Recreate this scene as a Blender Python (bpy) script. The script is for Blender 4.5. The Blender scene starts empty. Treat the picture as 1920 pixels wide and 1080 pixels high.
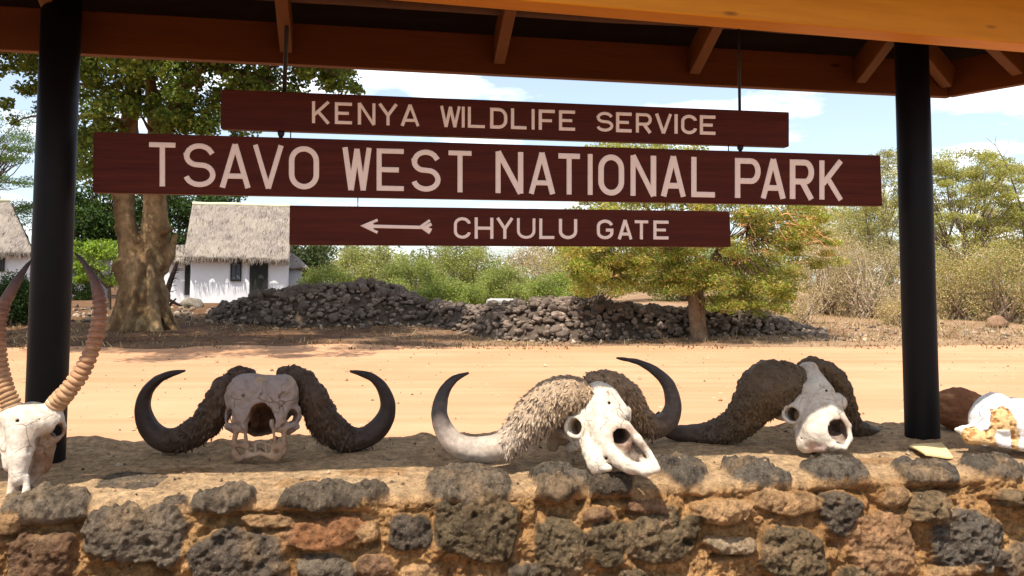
import bpy, math, random
import numpy as np
from mathutils import Vector, Matrix
R_ = math.radians
scene = bpy.context.scene

# ------------------------------------------------------------------ camera, world, sun, exposure
F_PX = 1500.0            # focal length in pixels of the 1920 wide photograph
CX, CY = 960.0, 439.0    # principal point (the photograph is cropped off centre)
CAM = np.array([0.0, 0.0, 1.6])
PITCH = R_(3.59)
cam_data = bpy.data.cameras.new('camera')
cam_data.sensor_width = 36.0
cam_data.lens = 36.0 * F_PX / 1920.0
cam_data.shift_y = -(540 - CY) / 1920.0
cam_data.clip_start = 0.05
cam_data.clip_end = 3000
cam_obj = bpy.data.objects.new('camera', cam_data)
cam_obj.location = CAM
cam_obj.rotation_euler = (math.pi / 2 + PITCH, 0, 0)
scene.collection.objects.link(cam_obj)
scene.camera = cam_obj

TRAVEL = Vector((0.24, 0.445, -1.0)).normalized()      # the way sunlight travels
SUN_ELEV = math.asin(-TRAVEL.z)
SUN_ROT = math.atan2(-TRAVEL.x, -TRAVEL.y)
world = bpy.data.worlds.new('World')
scene.world = world
world.use_nodes = True
wt = world.node_tree
wt.nodes.clear()
def wn(t, **k):
    n = wt.nodes.new(t)
    for a, b in k.items():
        setattr(n, a, b)
    return n
w_out = wn('ShaderNodeOutputWorld')
w_bg = wn('ShaderNodeBackground')
w_sky = wn('ShaderNodeTexSky', sky_type='NISHITA', sun_disc=False, sun_elevation=SUN_ELEV, sun_rotation=SUN_ROT,
           air_density=1.0, dust_density=1.6, ozone_density=1.4)
w_tc = wn('ShaderNodeTexCoord')
w_sep = wn('ShaderNodeSeparateXYZ')
w_zc = wn('ShaderNodeMath', operation='ADD'); w_zc.inputs[1].default_value = 0.12
w_dx = wn('ShaderNodeMath', operation='DIVIDE')
w_dy = wn('ShaderNodeMath', operation='DIVIDE')
w_cmb = wn('ShaderNodeCombineXYZ')
w_map = wn('ShaderNodeMapping')
w_map.inputs['Location'].default_value = (3.1, 0.35, 0.0)
w_map.inputs['Scale'].default_value = (1.0, 1.0, 1.0)
w_n = wn('ShaderNodeTexNoise'); w_n.inputs['Scale'].default_value = 1.9; w_n.inputs['Detail'].default_value = 7; w_n.inputs['Roughness'].default_value = 0.52
w_ramp = wn('ShaderNodeValToRGB')
w_ramp.color_ramp.elements[0].position = 0.47; w_ramp.color_ramp.elements[0].color = (0, 0, 0, 1)
w_ramp.color_ramp.elements[1].position = 0.62; w_ramp.color_ramp.elements[1].color = (1, 1, 1, 1)
w_cmul = wn('ShaderNodeMath', operation='MULTIPLY'); w_cmul.inputs[1].default_value = 0.85
w_mix = wn('ShaderNodeMix', data_type='RGBA')
w_mix.inputs['B'].default_value = (8.6, 8.9, 9.3, 1)
L = wt.links.new
L(w_tc.outputs['Generated'], w_sep.inputs[0])
L(w_sep.outputs['Z'], w_zc.inputs[0])
L(w_sep.outputs['X'], w_dx.inputs[0]); L(w_zc.outputs[0], w_dx.inputs[1])
L(w_sep.outputs['Y'], w_dy.inputs[0]); L(w_zc.outputs[0], w_dy.inputs[1])
L(w_dx.outputs[0], w_cmb.inputs[0]); L(w_dy.outputs[0], w_cmb.inputs[1])
L(w_cmb.outputs[0], w_map.inputs['Vector'])
L(w_map.outputs[0], w_n.inputs['Vector'])
L(w_n.outputs['Fac'], w_ramp.inputs[0])
L(w_ramp.outputs[0], w_cmul.inputs[0])
w_thin = wn('ShaderNodeMath', operation='MAXIMUM'); w_thin.inputs[1].default_value = 0.17      # thin high haze
L(w_cmul.outputs[0], w_thin.inputs[0])
L(w_thin.outputs[0], w_mix.inputs['Factor'])
L(w_sky.outputs[0], w_mix.inputs['A'])
L(w_mix.outputs['Result'], w_bg.inputs['Color'])
w_bg.inputs['Strength'].default_value = 0.115
L(w_bg.outputs[0], w_out.inputs['Surface'])

sun_data = bpy.data.lights.new('sun', 'SUN')
sun_data.energy = 4.2
sun_data.angle = R_(0.53)
sun_data.color = (1.0, 0.94, 0.84)
sun_obj = bpy.data.objects.new('sun', sun_data)
sun_obj.rotation_euler = TRAVEL.to_track_quat('-Z', 'Y').to_euler()
sun_obj.location = (-4, -6, 20)
scene.collection.objects.link(sun_obj)

scene.view_settings.view_transform = 'Standard'
scene.view_settings.look = 'None'
scene.view_settings.exposure = 0.90
scene.view_settings.gamma = 1.0
scene.render.engine = 'CYCLES'
scene.cycles.max_bounces = 8
scene.cycles.diffuse_bounces = 4
scene.cycles.transparent_max_bounces = 8
scene.cycles.use_denoising = True

# ------------------------------------------------------------------ measuring helpers
_c, _s = math.cos(PITCH), math.sin(PITCH)
def ray(px, py):
    x = (px - CX) / F_PX; y = (CY - py) / F_PX
    return np.array([x, _c - y * _s, _s + y * _c])
def P(px, py, Y):
    """real-world point that stands Y metres in front of the camera in direction (px, py)"""
    d = ray(px, py)
    return CAM + d * (Y / d[1])
YAW = R_(8.0)
EU = np.array([math.cos(YAW), math.sin(YAW), 0.0])      # along the wall
EN = np.array([math.sin(YAW), -math.cos(YAW), 0.0])     # out of the wall, towards the viewer
EZ = np.array([0, 0, 1.0])
ORG = np.array([-1.73, 3.0, 0.0])                       # foot of the left post, wall's own origin
def on_plane(px, py, n=0.0):
    """point on the vertical plane of the posts (moved out by n)"""
    d = ray(px, py)
    o = ORG + EN * n
    t = np.dot(o - CAM, EN) / np.dot(d, EN)
    return CAM + d * t
def on_height(px, py, z):
    d = ray(px, py)
    return CAM + d * ((z - CAM[2]) / d[2])
def wall_pt(u, n, z):
    return ORG + EU * u + EN * n + EZ * z
def gz(X, Y):
    """height of the land"""
    X = np.asarray(X, float); Y = np.asarray(Y, float)
    return np.interp(Y, [-50, 19.5, 25, 42, 80, 300, 2500], [0, 0, 0.16, 0.62, 1.0, 2.0, 4.0]) + 0 * X
def on_ground(px, py):
    Y = 20.0
    for _ in range(40):
        z = float(gz(0, Y))
        p = on_height(px, py, z)
        Y = 0.5 * Y + 0.5 * min(max(p[1], 2), 200)
    p = P(px, py, Y); p[2] = float(gz(p[0], Y))
    return p

# ------------------------------------------------------------------ noise
def _hash(ix, iy, iz, seed):
    h = (ix.astype(np.int64) * 374761393 + iy.astype(np.int64) * 668265263 + iz.astype(np.int64) * 2147483647 + seed * 1274126177) & 0xFFFFFFFF
    h = ((h ^ (h >> 13)) * 1274126177) & 0xFFFFFFFF
    h = ((h ^ (h >> 16)) * 2246822519) & 0xFFFFFFFF
    return ((h ^ (h >> 15)) & 0xFFFFFF) / float(0xFFFFFF)
def vnoise(p, seed=0):
    p = np.asarray(p, float)
    i = np.floor(p).astype(np.int64); f = p - i
    f = f * f * (3 - 2 * f)
    x, y, z = i[..., 0], i[..., 1], i[..., 2]
    fx, fy, fz = f[..., 0], f[..., 1], f[..., 2]
    r = 0
    for a in (0, 1):
        wa = fx if a else 1 - fx
        for b in (0, 1):
            wb = fy if b else 1 - fy
            for c in (0, 1):
                wc = fz if c else 1 - fz
                r = r + wa * wb * wc * _hash(x + a, y + b, z + c, seed)
    return r * 2 - 1
def fbm(p, octaves=4, seed=0, gain=0.5):
    p = np.asarray(p, float); r = 0; a = 1.0; t = 0
    for o in range(octaves):
        r = r + a * vnoise(p * (2.03 ** o) + 17.3 * o, seed + o); t += a; a *= gain
    return r / t
def sstep(a, b, x):
    t = np.clip((x - a) / (b - a), 0, 1)
    return t * t * (3 - 2 * t)

# ------------------------------------------------------------------ object helpers
COL = scene.collection
def tag(o, label=None, cat=None, group=None, kind=None):
    if label: o['label'] = label
    if cat: o['category'] = cat
    if group: o['group'] = group
    if kind: o['kind'] = kind
    return o
def root(name, loc, label, cat, group=None):
    o = bpy.data.objects.new(name, None)
    o.location = [float(v) for v in loc]
    o.empty_display_size = 0.1
    COL.objects.link(o)
    return tag(o, label, cat, group)
def base_of(o):
    v = np.zeros(3)
    while o is not None:
        v = v + np.array(o.location); o = o.parent
    return v
def mesh(name, V, Fs, mat, parent=None, origin=None, smooth=True, col=None):
    """V world coordinates; Fs one array or list of face arrays (quads / tris); col per-vertex colour"""
    V = np.asarray(V, float)
    me = bpy.data.meshes.new(name)
    if isinstance(Fs, np.ndarray): Fs = [Fs]
    Fs = [np.asarray(f, np.int32) for f in Fs if len(f)]
    off = base_of(parent) if parent is not None else (np.zeros(3) if origin is None else np.asarray(origin, float))
    loc = np.zeros(3)
    if parent is not None and origin is not None:
        loc = np.asarray(origin, float) - off; off = np.asarray(origin, float)
    Vl = (V - off).astype(np.float32)
    me.vertices.add(len(Vl)); me.vertices.foreach_set('co', Vl.ravel())
    nl = sum(f.size for f in Fs); nf = sum(len(f) for f in Fs)
    me.loops.add(nl); me.loops.foreach_set('vertex_index', np.concatenate([f.ravel() for f in Fs]))
    me.polygons.add(nf)
    st = []; k = 0
    for f in Fs:
        st.append(k + np.arange(len(f)) * f.shape[1]); k += f.size
    me.polygons.foreach_set('loop_start', np.concatenate(st).astype(np.int32))
    me.polygons.foreach_set('use_smooth', np.full(nf, smooth))
    if col is not None:
        a = me.color_attributes.new('Col', 'FLOAT_COLOR', 'POINT')
        c = np.ones((len(Vl), 4), np.float32); c[:, :3] = col
        a.data.foreach_set('color', c.ravel())
    me.update(calc_edges=True); me.validate()
    if mat is not None: me.materials.append(mat)
    o = bpy.data.objects.new(name, me)
    COL.objects.link(o)
    if parent is not None:
        o.parent = parent; o.location = loc
    else:
        o.location = off
    return o
class MB:
    """collects geometry for ONE mesh object"""
    def __init__(s): s.V = []; s.Q = []; s.T = []; s.C = []; s.n = 0
    def add(s, V, Q=(), T=(), C=None):
        V = np.asarray(V, float).reshape(-1, 3)
        if len(Q): s.Q.append(np.asarray(Q, np.int64).reshape(-1, 4) + s.n)
        if len(T): s.T.append(np.asarray(T, np.int64).reshape(-1, 3) + s.n)
        s.V.append(V)
        s.C.append(np.ones((len(V), 3)) if C is None else np.broadcast_to(np.asarray(C, float), (len(V), 3)))
        s.n += len(V)
        return s
    def hexa(s, p, C=None):
        """8 corners: bottom ring 0-3, top ring 4-7"""
        return s.add(p, [(3, 2, 1, 0), (4, 5, 6, 7), (0, 1, 5, 4), (1, 2, 6, 5), (2, 3, 7, 6), (3, 0, 4, 7)], C=C)
    def box(s, c, ax, ay, az, C=None):
        c = np.asarray(c, float); ax, ay, az = map(lambda a: np.asarray(a, float), (ax, ay, az))
        return s.hexa([c - ax - ay - az, c + ax - ay - az, c + ax + ay - az, c - ax + ay - az,
                       c - ax - ay + az, c + ax - ay + az, c + ax + ay + az, c - ax + ay + az], C)
    def tube(s, pts, rad, sides=8, C=None, cap=True):
        pts = np.asarray(pts, float); n = len(pts)
        rad = np.broadcast_to(np.asarray(rad, float), (n,))
        tg = np.gradient(pts, axis=0); tg /= np.linalg.norm(tg, axis=1)[:, None] + 1e-9
        ref = np.array([0, 0, 1.0]) if abs(tg[0, 2]) < 0.9 else np.array([1.0, 0, 0])
        a = np.cross(tg[0], ref); a /= np.linalg.norm(a)
        A = []
        for i in range(n):
            a = a - tg[i] * np.dot(a, tg[i]); a /= np.linalg.norm(a) + 1e-9; A.append(a.copy())
        A = np.array(A); B = np.cross(tg, A)
        th = np.arange(sides) * 2 * math.pi / sides
        V = pts[:, None] + rad[:, None, None] * (A[:, None] * np.cos(th)[None, :, None] + B[:, None] * np.sin(th)[None, :, None])
        V = V.reshape(-1, 3)
        i = np.arange(n - 1)[:, None] * sides; j = np.arange(sides)[None]; j2 = (j + 1) % sides
        Q = np.stack([i + j, i + j2, i + sides + j2, i + sides + j], -1).reshape(-1, 4)
        T = []
        if cap:
            V = np.vstack([V, pts[:1], pts[-1:]]); m = n * sides
            T = [(m, (k + 1) % sides, k) for k in range(sides)] + [(m + 1, (n - 1) * sides + k, (n - 1) * sides + (k + 1) % sides) for k in range(sides)]
        return s.add(V, Q, T, C)
    def build(s, name, mat, parent=None, origin=None, smooth=False, colour=False):
        Fs = []
        if s.Q: Fs.append(np.concatenate(s.Q))
        if s.T: Fs.append(np.concatenate(s.T))
        return mesh(name, np.concatenate(s.V), Fs, mat, parent, origin, smooth, np.concatenate(s.C) if colour else None)
def bevel(o, w=0.004, seg=2):
    m = o.modifiers.new('bevel', 'BEVEL'); m.width = w; m.segments = seg; m.limit_method = 'ANGLE'
    return o

# ------------------------------------------------------------------ materials
class NT:
    def __init__(s, name):
        s.m = bpy.data.materials.new(name); s.m.use_nodes = True
        s.t = s.m.node_tree; s.t.nodes.clear()
        s.out = s.n('ShaderNodeOutputMaterial')
    def n(s, t, inp=None, **k):
        x = s.t.nodes.new(t)
        for a, b in k.items(): setattr(x, a, b)
        for a, b in (inp or {}).items():
            if isinstance(b, bpy.types.NodeSocket): s.t.links.new(b, x.inputs[a])
            else: x.inputs[a].default_value = b
        return x
    def l(s, a, b): s.t.links.new(a, b)
    def coord(s, scale=(1, 1, 1), rot=(0, 0, 0), kind='Object'):
        tc = s.n('ShaderNodeTexCoord')
        return s.n('ShaderNodeMapping', {'Vector': tc.outputs[kind], 'Scale': scale, 'Rotation': rot}).outputs[0]
    def noise(s, v, scale, detail=5, rough=0.55, dist=0.0):
        return s.n('ShaderNodeTexNoise', {'Vector': v, 'Scale': scale, 'Detail': detail, 'Roughness': rough, 'Distortion': dist}).outputs['Fac']
    def ramp(s, f, stops):
        r = s.n('ShaderNodeValToRGB', {'Fac': f}); e = r.color_ramp.elements
        while len(e) < len(stops): e.new(0.5)
        for q, (p, c) in zip(e, stops):
            q.position = p; q.color = (*c, 1) if len(c) == 3 else c
        return r.outputs['Color']
    def mix(s, f, a, b, mode='MIX'):
        x = s.n('ShaderNodeMix', data_type='RGBA', blend_type=mode)
        for nm, v in (('Factor', f), ('A', a), ('B', b)):
            i = x.inputs[nm] if nm == 'Factor' else [q for q in x.inputs if q.name == nm and q.type == 'RGBA'][0]
            if isinstance(v, bpy.types.NodeSocket): s.t.links.new(v, i)
            else: i.default_value = v if nm == 'Factor' else ((*v, 1) if len(v) == 3 else v)
        return [q for q in x.outputs if q.type == 'RGBA'][0]
    def attr(s, name='Col'):
        return s.n('ShaderNodeAttribute', attribute_name=name).outputs['Color']
    def bump(s, h, strength=0.4, dist=0.01, normal=None):
        i = {'Height': h, 'Strength': strength, 'Distance': dist}
        if normal is not None: i['Normal'] = normal
        return s.n('ShaderNodeBump', i).outputs[0]
    def finish(s, colour, rough=0.8, normal=None, spec=0.3, metallic=0.0):
        b = s.n('ShaderNodeBsdfPrincipled', {'Roughness': rough, 'Metallic': metallic, 'Specular IOR Level': spec})
        if isinstance(colour, bpy.types.NodeSocket): s.l(colour, b.inputs['Base Color'])
        else: b.inputs['Base Color'].default_value = (*colour, 1)
        if normal is not None: s.l(normal, b.inputs['Normal'])
        s.l(b.outputs[0], s.out.inputs['Surface'])
        return s.m
def wood(name, c1, c2, axis_scale, rough=0.6, spec=0.3, bump=0.25, knots=False):
    t = NT(name); v = t.coord(axis_scale)
    n1 = t.noise(v, 1.0, 6, 0.6, 0.6); n2 = t.noise(v, 5.0, 4, 0.6, 0.2)
    col = t.mix(n1, c1, c2)
    col = t.mix(t.ramp(n2, [(0.42, (0, 0, 0)), (0.62, (1, 1, 1))]), col, t.mix(0.35, col, c1))
    if knots:
        vv = t.coord((0.9, 2.0, 3.2))
        k = t.n('ShaderNodeTexVoronoi', {'Vector': vv, 'Scale': 2.3}, feature='F1').outputs['Distance']
        col = t.mix(t.ramp(k, [(0.03, (1, 1, 1)), (0.09, (0, 0, 0))]), col, (c1[0] * 0.25, c1[1] * 0.2, c1[2] * 0.2))
    return t.finish(col, rough, t.bump(n2, bump, 0.004), spec)
def attr_mat(name, rough=0.85, nscale=40, amount=0.35, bump=0.4, bdist=0.01, spec=0.2, bscale=None, kind='Object'):
    """vertex colours broken up by noise"""
    t = NT(name); v = t.coord(kind=kind)
    n1 = t.noise(v, nscale, 6, 0.65); n2 = t.noise(v, (bscale or nscale) * 2.2, 6, 0.7)
    g = t.ramp(n1, [(0.25, (1 - amount,) * 3), (0.75, (1 + amount,) * 3)])
    col = t.mix(1.0, t.attr(), g, 'MULTIPLY')
    return t.finish(col, rough, t.bump(n2, bump, bdist), spec)
def leaf_mat(name, trans=0.35, rough=0.6):
    t = NT(name)
    col = t.attr()
    d = t.n('ShaderNodeBsdfPrincipled', {'Base Color': col, 'Roughness': rough, 'Specular IOR Level': 0.25})
    tr = t.n('ShaderNodeBsdfTranslucent', {'Color': t.mix(0.5, col, t.mix(1.0, col, (1.4, 1.35, 0.5), 'MULTIPLY'))})
    m = t.n('ShaderNodeMixShader', {'Fac': trans, 1: d.outputs[0], 2: tr.outputs[0]})
    t.l(m.outputs[0], t.out.inputs['Surface'])
    return t.m

M = {}
M['leaf'] = leaf_mat('foliage', 0.42)
M['dry_leaf'] = leaf_mat('dry_foliage', 0.42, 0.8)
M['bark'] = attr_mat('bark', 0.95, 5.0, 0.5, 1.0, 0.06, 0.05, 5.0)
def wall_mat():
    t = NT('wall_stone_and_mortar'); v = t.coord()
    n1 = t.noise(v, 28, 8, 0.72); n2 = t.noise(v, 95, 5, 0.7); n3 = t.noise(v, 150, 3, 0.6)
    col = t.mix(1.0, t.attr(), t.ramp(n1, [(0.33, (0.50,) * 3), (0.5, (1.0,) * 3), (0.68, (1.55, 1.5, 1.42))]), 'MULTIPLY')
    col = t.mix(t.ramp(n2, [(0.34, (0.75,) * 3), (0.45, (0,) * 3)]), col, t.mix(1.0, col, (0.28, 0.24, 0.21), 'MULTIPLY'))
    col = t.mix(t.ramp(n3, [(0.63, (0,) * 3), (0.72, (0.6,) * 3)]), col, (0.52, 0.40, 0.27))
    return t.finish(col, 0.96, t.bump(n2, 1.0, 0.012, t.bump(n1, 1.0, 0.02)), 0.04)
M['stone_wall'] = wall_mat()
def bone_mat():
    t = NT('bone'); v = t.coord()
    wv = t.n('ShaderNodeVectorMath', {0: v, 1: t.n('ShaderNodeVectorMath', {0: t.n('ShaderNodeTexNoise', {'Vector': v, 'Scale': 18.0, 'Detail': 4}).outputs['Color'], 1: (0.035, 0.035, 0.035)}, operation='MULTIPLY').outputs[0]}, operation='ADD').outputs[0]
    cr = t.n('ShaderNodeTexVoronoi', {'Vector': wv, 'Scale': 13.0}, feature='DISTANCE_TO_EDGE').outputs['Distance']
    gate = t.ramp(t.noise(v, 9, 2), [(0.46, (0,) * 3), (0.56, (1,) * 3)])
    line = t.mix(1.0, t.ramp(cr, [(0.006, (0.75,) * 3), (0.022, (0,) * 3)]), gate, 'MULTIPLY')
    n1 = t.noise(v, 38, 7, 0.7); n2 = t.noise(v, 110, 4, 0.7)
    col = t.mix(1.0, t.attr(), t.ramp(n1, [(0.32, (0.72, 0.68, 0.62)), (0.55, (1.03,) * 3)]), 'MULTIPLY')
    col = t.mix(line, col, t.mix(1.0, col, (0.30, 0.20, 0.13), 'MULTIPLY'))
    col = t.mix(t.ramp(n2, [(0.30, (0.6,) * 3), (0.38, (0,) * 3)]), col, t.mix(1.0, col, (0.4, 0.28, 0.19), 'MULTIPLY'))
    return t.finish(col, 0.8, t.bump(n1, 0.8, 0.006, t.bump(t.ramp(cr, [(0.0, (0,) * 3), (0.03, (1,) * 3)]), 0.35, 0.003)), 0.12)
M['bone'] = bone_mat()
M['horn'] = attr_mat('horn', 0.6, 60, 0.30, 0.4, 0.003, 0.3, 70)
M['lava'] = attr_mat('lava_rock', 0.95, 6, 0.5, 0.9, 0.03, 0.05, 8)
M['white_wall'] = attr_mat('whitewash', 0.9, 1.2, 0.06, 0.2, 0.01, 0.1, 6)
M['red_board'] = wood('stained_red_board', (0.030, 0.0050, 0.0035), (0.135, 0.0235, 0.0115), (1.3, 38, 38), 0.6, 0.12, 0.2)
M['varnish'] = wood('orange_varnished_timber', (0.50, 0.155, 0.004), (0.74, 0.285, 0.012), (0.9, 13, 13), 0.5, 0.2, 0.12, knots=True)
M['fascia'] = wood('brown_varnished_timber', (0.085, 0.022, 0.0045), (0.155, 0.045, 0.009), (1.1, 16, 16), 0.65, 0.15, 0.12, knots=True)
M['rafter'] = wood('rafter_timber', (0.10, 0.030, 0.005), (0.17, 0.056, 0.009), (9, 9, 9), 0.55, 0.3, 0.12)
M['deck'] = wood('dark_roof_boards', (0.006, 0.0035, 0.003), (0.018, 0.009, 0.006), (1, 12, 12), 0.9, 0.1, 0.3)
t = NT('letter_paint'); v = t.coord(); n = t.noise(v, 60, 4)
M['letter'] = t.finish(t.mix(n, (0.84, 0.63, 0.53), (0.95, 0.76, 0.66)), 0.7, t.bump(n, 0.2, 0.002))
t = NT('black_paint'); v = t.coord(); n = t.noise(v, 14, 5)
M['black'] = t.finish(t.mix(n, (0.0035, 0.0025, 0.0025), (0.009, 0.006, 0.0055)), 0.55, t.bump(n, 0.06, 0.003), 0.14)
t = NT('dark_steel'); M['steel'] = t.finish((0.018, 0.015, 0.015), 0.5, None, 0.4, 0.3)
def thatch_mat():
    t = NT('grey_thatch'); v = t.coord((1, 1, 1)); v2 = t.coord((14, 3, 3))
    a = t.noise(v2, 1.3, 7, 0.72, 0.4); b = t.noise(v, 1.1, 4)
    col = t.ramp(a, [(0.30, (0.07, 0.054, 0.045)), (0.5, (0.215, 0.178, 0.152)), (0.70, (0.36, 0.31, 0.27))])
    col = t.mix(t.ramp(b, [(0.4, (0, 0, 0)), (0.65, (1, 1, 1))]), col, t.mix(0.35, col, (0.42, 0.36, 0.28)))
    return t.finish(col, 0.95, t.bump(a, 0.9, 0.06), 0.05)
M['thatch'] = thatch_mat()
def plain(name, c1, c2, scale, rough=0.8, b=0.3, bd=0.01):
    t = NT(name); v = t.coord(); n = t.noise(v, scale, 5)
    return t.finish(t.mix(n, c1, c2), rough, t.bump(n, b, bd), 0.2)
M['ridge'] = plain('pale_ridge_cap', (0.50, 0.48, 0.30), (0.62, 0.58, 0.40), 3)
M['dark_wood'] = plain('dark_door_paint', (0.018, 0.020, 0.018), (0.040, 0.040, 0.035), 3)
M['glass'] = plain('dull_louvre_glass', (0.05, 0.055, 0.065), (0.12, 0.13, 0.15), 2, 0.3, 0.05)
M['grey_wall'] = plain('grey_render', (0.30, 0.29, 0.30), (0.42, 0.40, 0.41), 2)
M['card'] = plain('yellowed_card', (0.66, 0.47, 0.20), (0.78, 0.60, 0.30), 20, 0.8, 0.2, 0.002)
# ------------------------------------------------------------------ ground and road
def ground_mat():
    t = NT('bush_soil'); v = t.coord()
    a = t.noise(v, 0.35, 5, 0.6); b = t.noise(v, 2.6, 6, 0.7); c = t.noise(v, 22, 5, 0.7)
    col = t.ramp(b, [(0.3, (0.10, 0.05, 0.026)), (0.5, (0.20, 0.112, 0.062)), (0.7, (0.32, 0.20, 0.115))])
    col = t.mix(t.ramp(a, [(0.42, (0, 0, 0)), (0.6, (1, 1, 1))]), col, t.mix(0.5, col, (0.36, 0.24, 0.145)))
    col = t.mix(t.ramp(c, [(0.55, (0, 0, 0)), (0.68, (1, 1, 1))]), col, t.mix(0.5, col, (0.42, 0.34, 0.22)))
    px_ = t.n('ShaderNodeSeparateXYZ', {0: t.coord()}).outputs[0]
    tree_shade = t.n('ShaderNodeMapRange', {'Value': px_, 'From Min': -5.0, 'From Max': 1.5, 'To Min': 1.0, 'To Max': 0.0}).outputs[0]
    col = t.mix(tree_shade, col, t.mix(1.0, col, (0.50, 0.43, 0.38), 'MULTIPLY'))      # big tree's shade painted into the soil, along with dark leaf mould
    return t.finish(col, 0.95, t.bump(t.mix(0.5, b, c), 0.7, 0.06), 0.1)
def road_mat():
    t = NT('sandy_murram'); v = t.coord((1, 1, 1), (0, 0, -0.09)); v2 = t.coord((0.10, 1.3, 1), (0, 0, -0.09))
    a = t.noise(v2, 1.0, 5, 0.6); b = t.noise(v, 0.45, 4); c = t.noise(v, 9, 5, 0.7); d = t.noise(v, 40, 3)
    col = t.ramp(a, [(0.28, (0.40, 0.205, 0.105)), (0.5, (0.465, 0.258, 0.142)), (0.72, (0.51, 0.30, 0.175))])
    col = t.mix(t.ramp(b, [(0.35, (0, 0, 0)), (0.65, (1, 1, 1))]), col, t.mix(0.45, col, (0.38, 0.185, 0.09)))
    col = t.mix(t.ramp(c, [(0.58, (0, 0, 0)), (0.72, (1, 1, 1))]), col, t.mix(0.35, col, (0.36, 0.20, 0.10)))
    sp = t.n('ShaderNodeTexVoronoi', {'Vector': t.coord(), 'Scale': 2.2}, feature='F1').outputs['Distance']
    col = t.mix(t.ramp(sp, [(0.05, (1, 1, 1)), (0.08, (0, 0, 0))]), col, (0.60, 0.42, 0.27))
    return t.finish(col, 0.95, t.bump(t.mix(0.4, a, d), 0.5, 0.03), 0.08)
rng = np.random.default_rng(11)
xs = np.unique(np.concatenate([np.linspace(-1500, -60, 10), np.linspace(-60, 60, 241), np.linspace(60, 1500, 10)]))
ys = np.unique(np.concatenate([np.linspace(-40, 14, 28), np.linspace(14, 60, 185), np.linspace(60, 140, 30), np.geomspace(140, 2500, 14)]))
GX, GY = np.meshgrid(xs, ys, indexing='ij')
def rough_ground(X, Y):
    q = np.stack([X * 0.5, Y * 0.5, 0 * X], -1)
    return fbm(q, 4, 5) * 0.10 * sstep(20.3, 23.5, Y)
GZ = gz(GX, GY) + rough_ground(GX, GY)
nx, ny = len(xs), len(ys)
I = np.arange(nx * ny).reshape(nx, ny)
Q = np.stack([I[:-1, :-1], I[1:, :-1], I[1:, 1:], I[:-1, 1:]], -1).reshape(-1, 4)
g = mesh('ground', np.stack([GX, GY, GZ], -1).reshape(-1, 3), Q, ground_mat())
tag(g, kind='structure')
# road: a sheet of sand from the wall to an irregular far edge
xs = np.linspace(-60, 60, 481)
far = 20.6 + fbm(np.stack([xs * 0.45, 0 * xs, 0 * xs], -1), 4, 3) * 1.1 - 0.010 * (xs + 8)
far = np.where(xs < -8, far - 0.5, far)
tt = np.concatenate([[0], np.linspace(0.3, 1, 24)])
near = np.full_like(xs, 3.2) + 0.1405 * (xs + 1.73)
near = np.clip(near, -20, 12)
V = []
for i, x in enumerate(xs):
    for q in tt:
        y = near[i] + (far[i] - near[i]) * q
        V.append((x, y, float(gz(x, y)) + 0.012 * (1 if q < 0.98 else 0.2) ))
n2 = len(tt)
I = np.arange(len(xs) * n2).reshape(len(xs), n2)
Q = np.stack([I[:-1, :-1], I[1:, :-1], I[1:, 1:], I[:-1, 1:]], -1).reshape(-1, 4)
tag(mesh('road', V, Q, road_mat()), kind='structure')

# ------------------------------------------------------------------ shelter over the wall
HE = 0.92; ZE = 1.6 + HE                                   # underside of the eaves
def rod_between(a, b, r, mb, sides=10): mb.tube([a, b], r, sides)
shelter = root('sign_shelter', wall_pt(1.7, 0, 0.94), 'open timber roof on two black steel posts standing over the stone wall', 'shelter')
WALL_TOP = 0.94
# posts
for (bx, by, tx, ty) in ((83, 868, 118.5, -60), (1729.5, 823, 1708, 60)):
    b0 = on_plane(bx, by); b0[2] = WALL_TOP - 0.25
    d = ray(tx, ty); t0 = CAM + d * (b0[1] / d[1])
    b1 = on_plane(bx, by)
    dirv = (t0 - b1) / np.linalg.norm(t0 - b1)
    top = b1 + dirv * ((2.80 - b1[2]) / dirv[2]); bot = b1 - dirv * 0.25
    mb = MB().tube([bot, b1, (b1 + top) / 2, top], 0.0695, 40)
    mb.build('post', M['black'], shelter, origin=b1, smooth=True)
fl = on_height(150, 100, ZE); fr = on_height(1776, 181, ZE)             # far eave, seen corner
fdir = (fr - fl) / np.linalg.norm(fr - fl)
f_start = fl - fdir * 1.6
nb_r = on_height(1920, 99, ZE); nb_l = on_height(820, 8, ZE)            # near eave (rear lower arris)
ndir = (nb_r - nb_l) / np.linalg.norm(nb_r - nb_l)
n_start = nb_l - ndir * 2.4
e2 = on_height(1920, 156, ZE); edir = (e2 - fr) / np.linalg.norm(e2 - fr)
A = np.array([[edir[0], -ndir[0]], [edir[1], -ndir[1]]])
tt_ = np.linalg.solve(A, (nb_r - fr)[:2]); e_end = fr + edir * tt_[0]
def beam(a, b, out, thick, h, name, mat):
    """plank whose lower inner arris runs a-b, thickness towards out, height h"""
    o = np.asarray(out, float); mb = MB()
    z = np.array([0, 0, h])
    mb.hexa([a, b, b + o * thick, a + o * thick, a + z, b + z, b + o * thick + z, a + o * thick + z])
    ob = mb.build(name, mat, None, smooth=False)
    # local x along the plank so that the grain follows it
    ang = math.atan2(b[1] - a[1], b[0] - a[0])
    rot = Matrix.Rotation(-ang, 4, 'Z') @ Matrix.Translation(Vector(-np.asarray(a)))
    ob.data.transform(rot)
    ob.parent = shelter
    ob.location = np.asarray(a) - base_of(shelter)
    ob.rotation_euler = (0, 0, ang)
    return bevel(ob, 0.004)
perp_f = np.array([-fdir[1], fdir[0], 0.0])                              # away from the viewer
beam(f_start, fr + fdir * 0.03, perp_f, 0.045, 0.175, 'fascia_board', M['fascia'])
perp_e = np.array([-edir[1], edir[0], 0.0])
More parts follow.
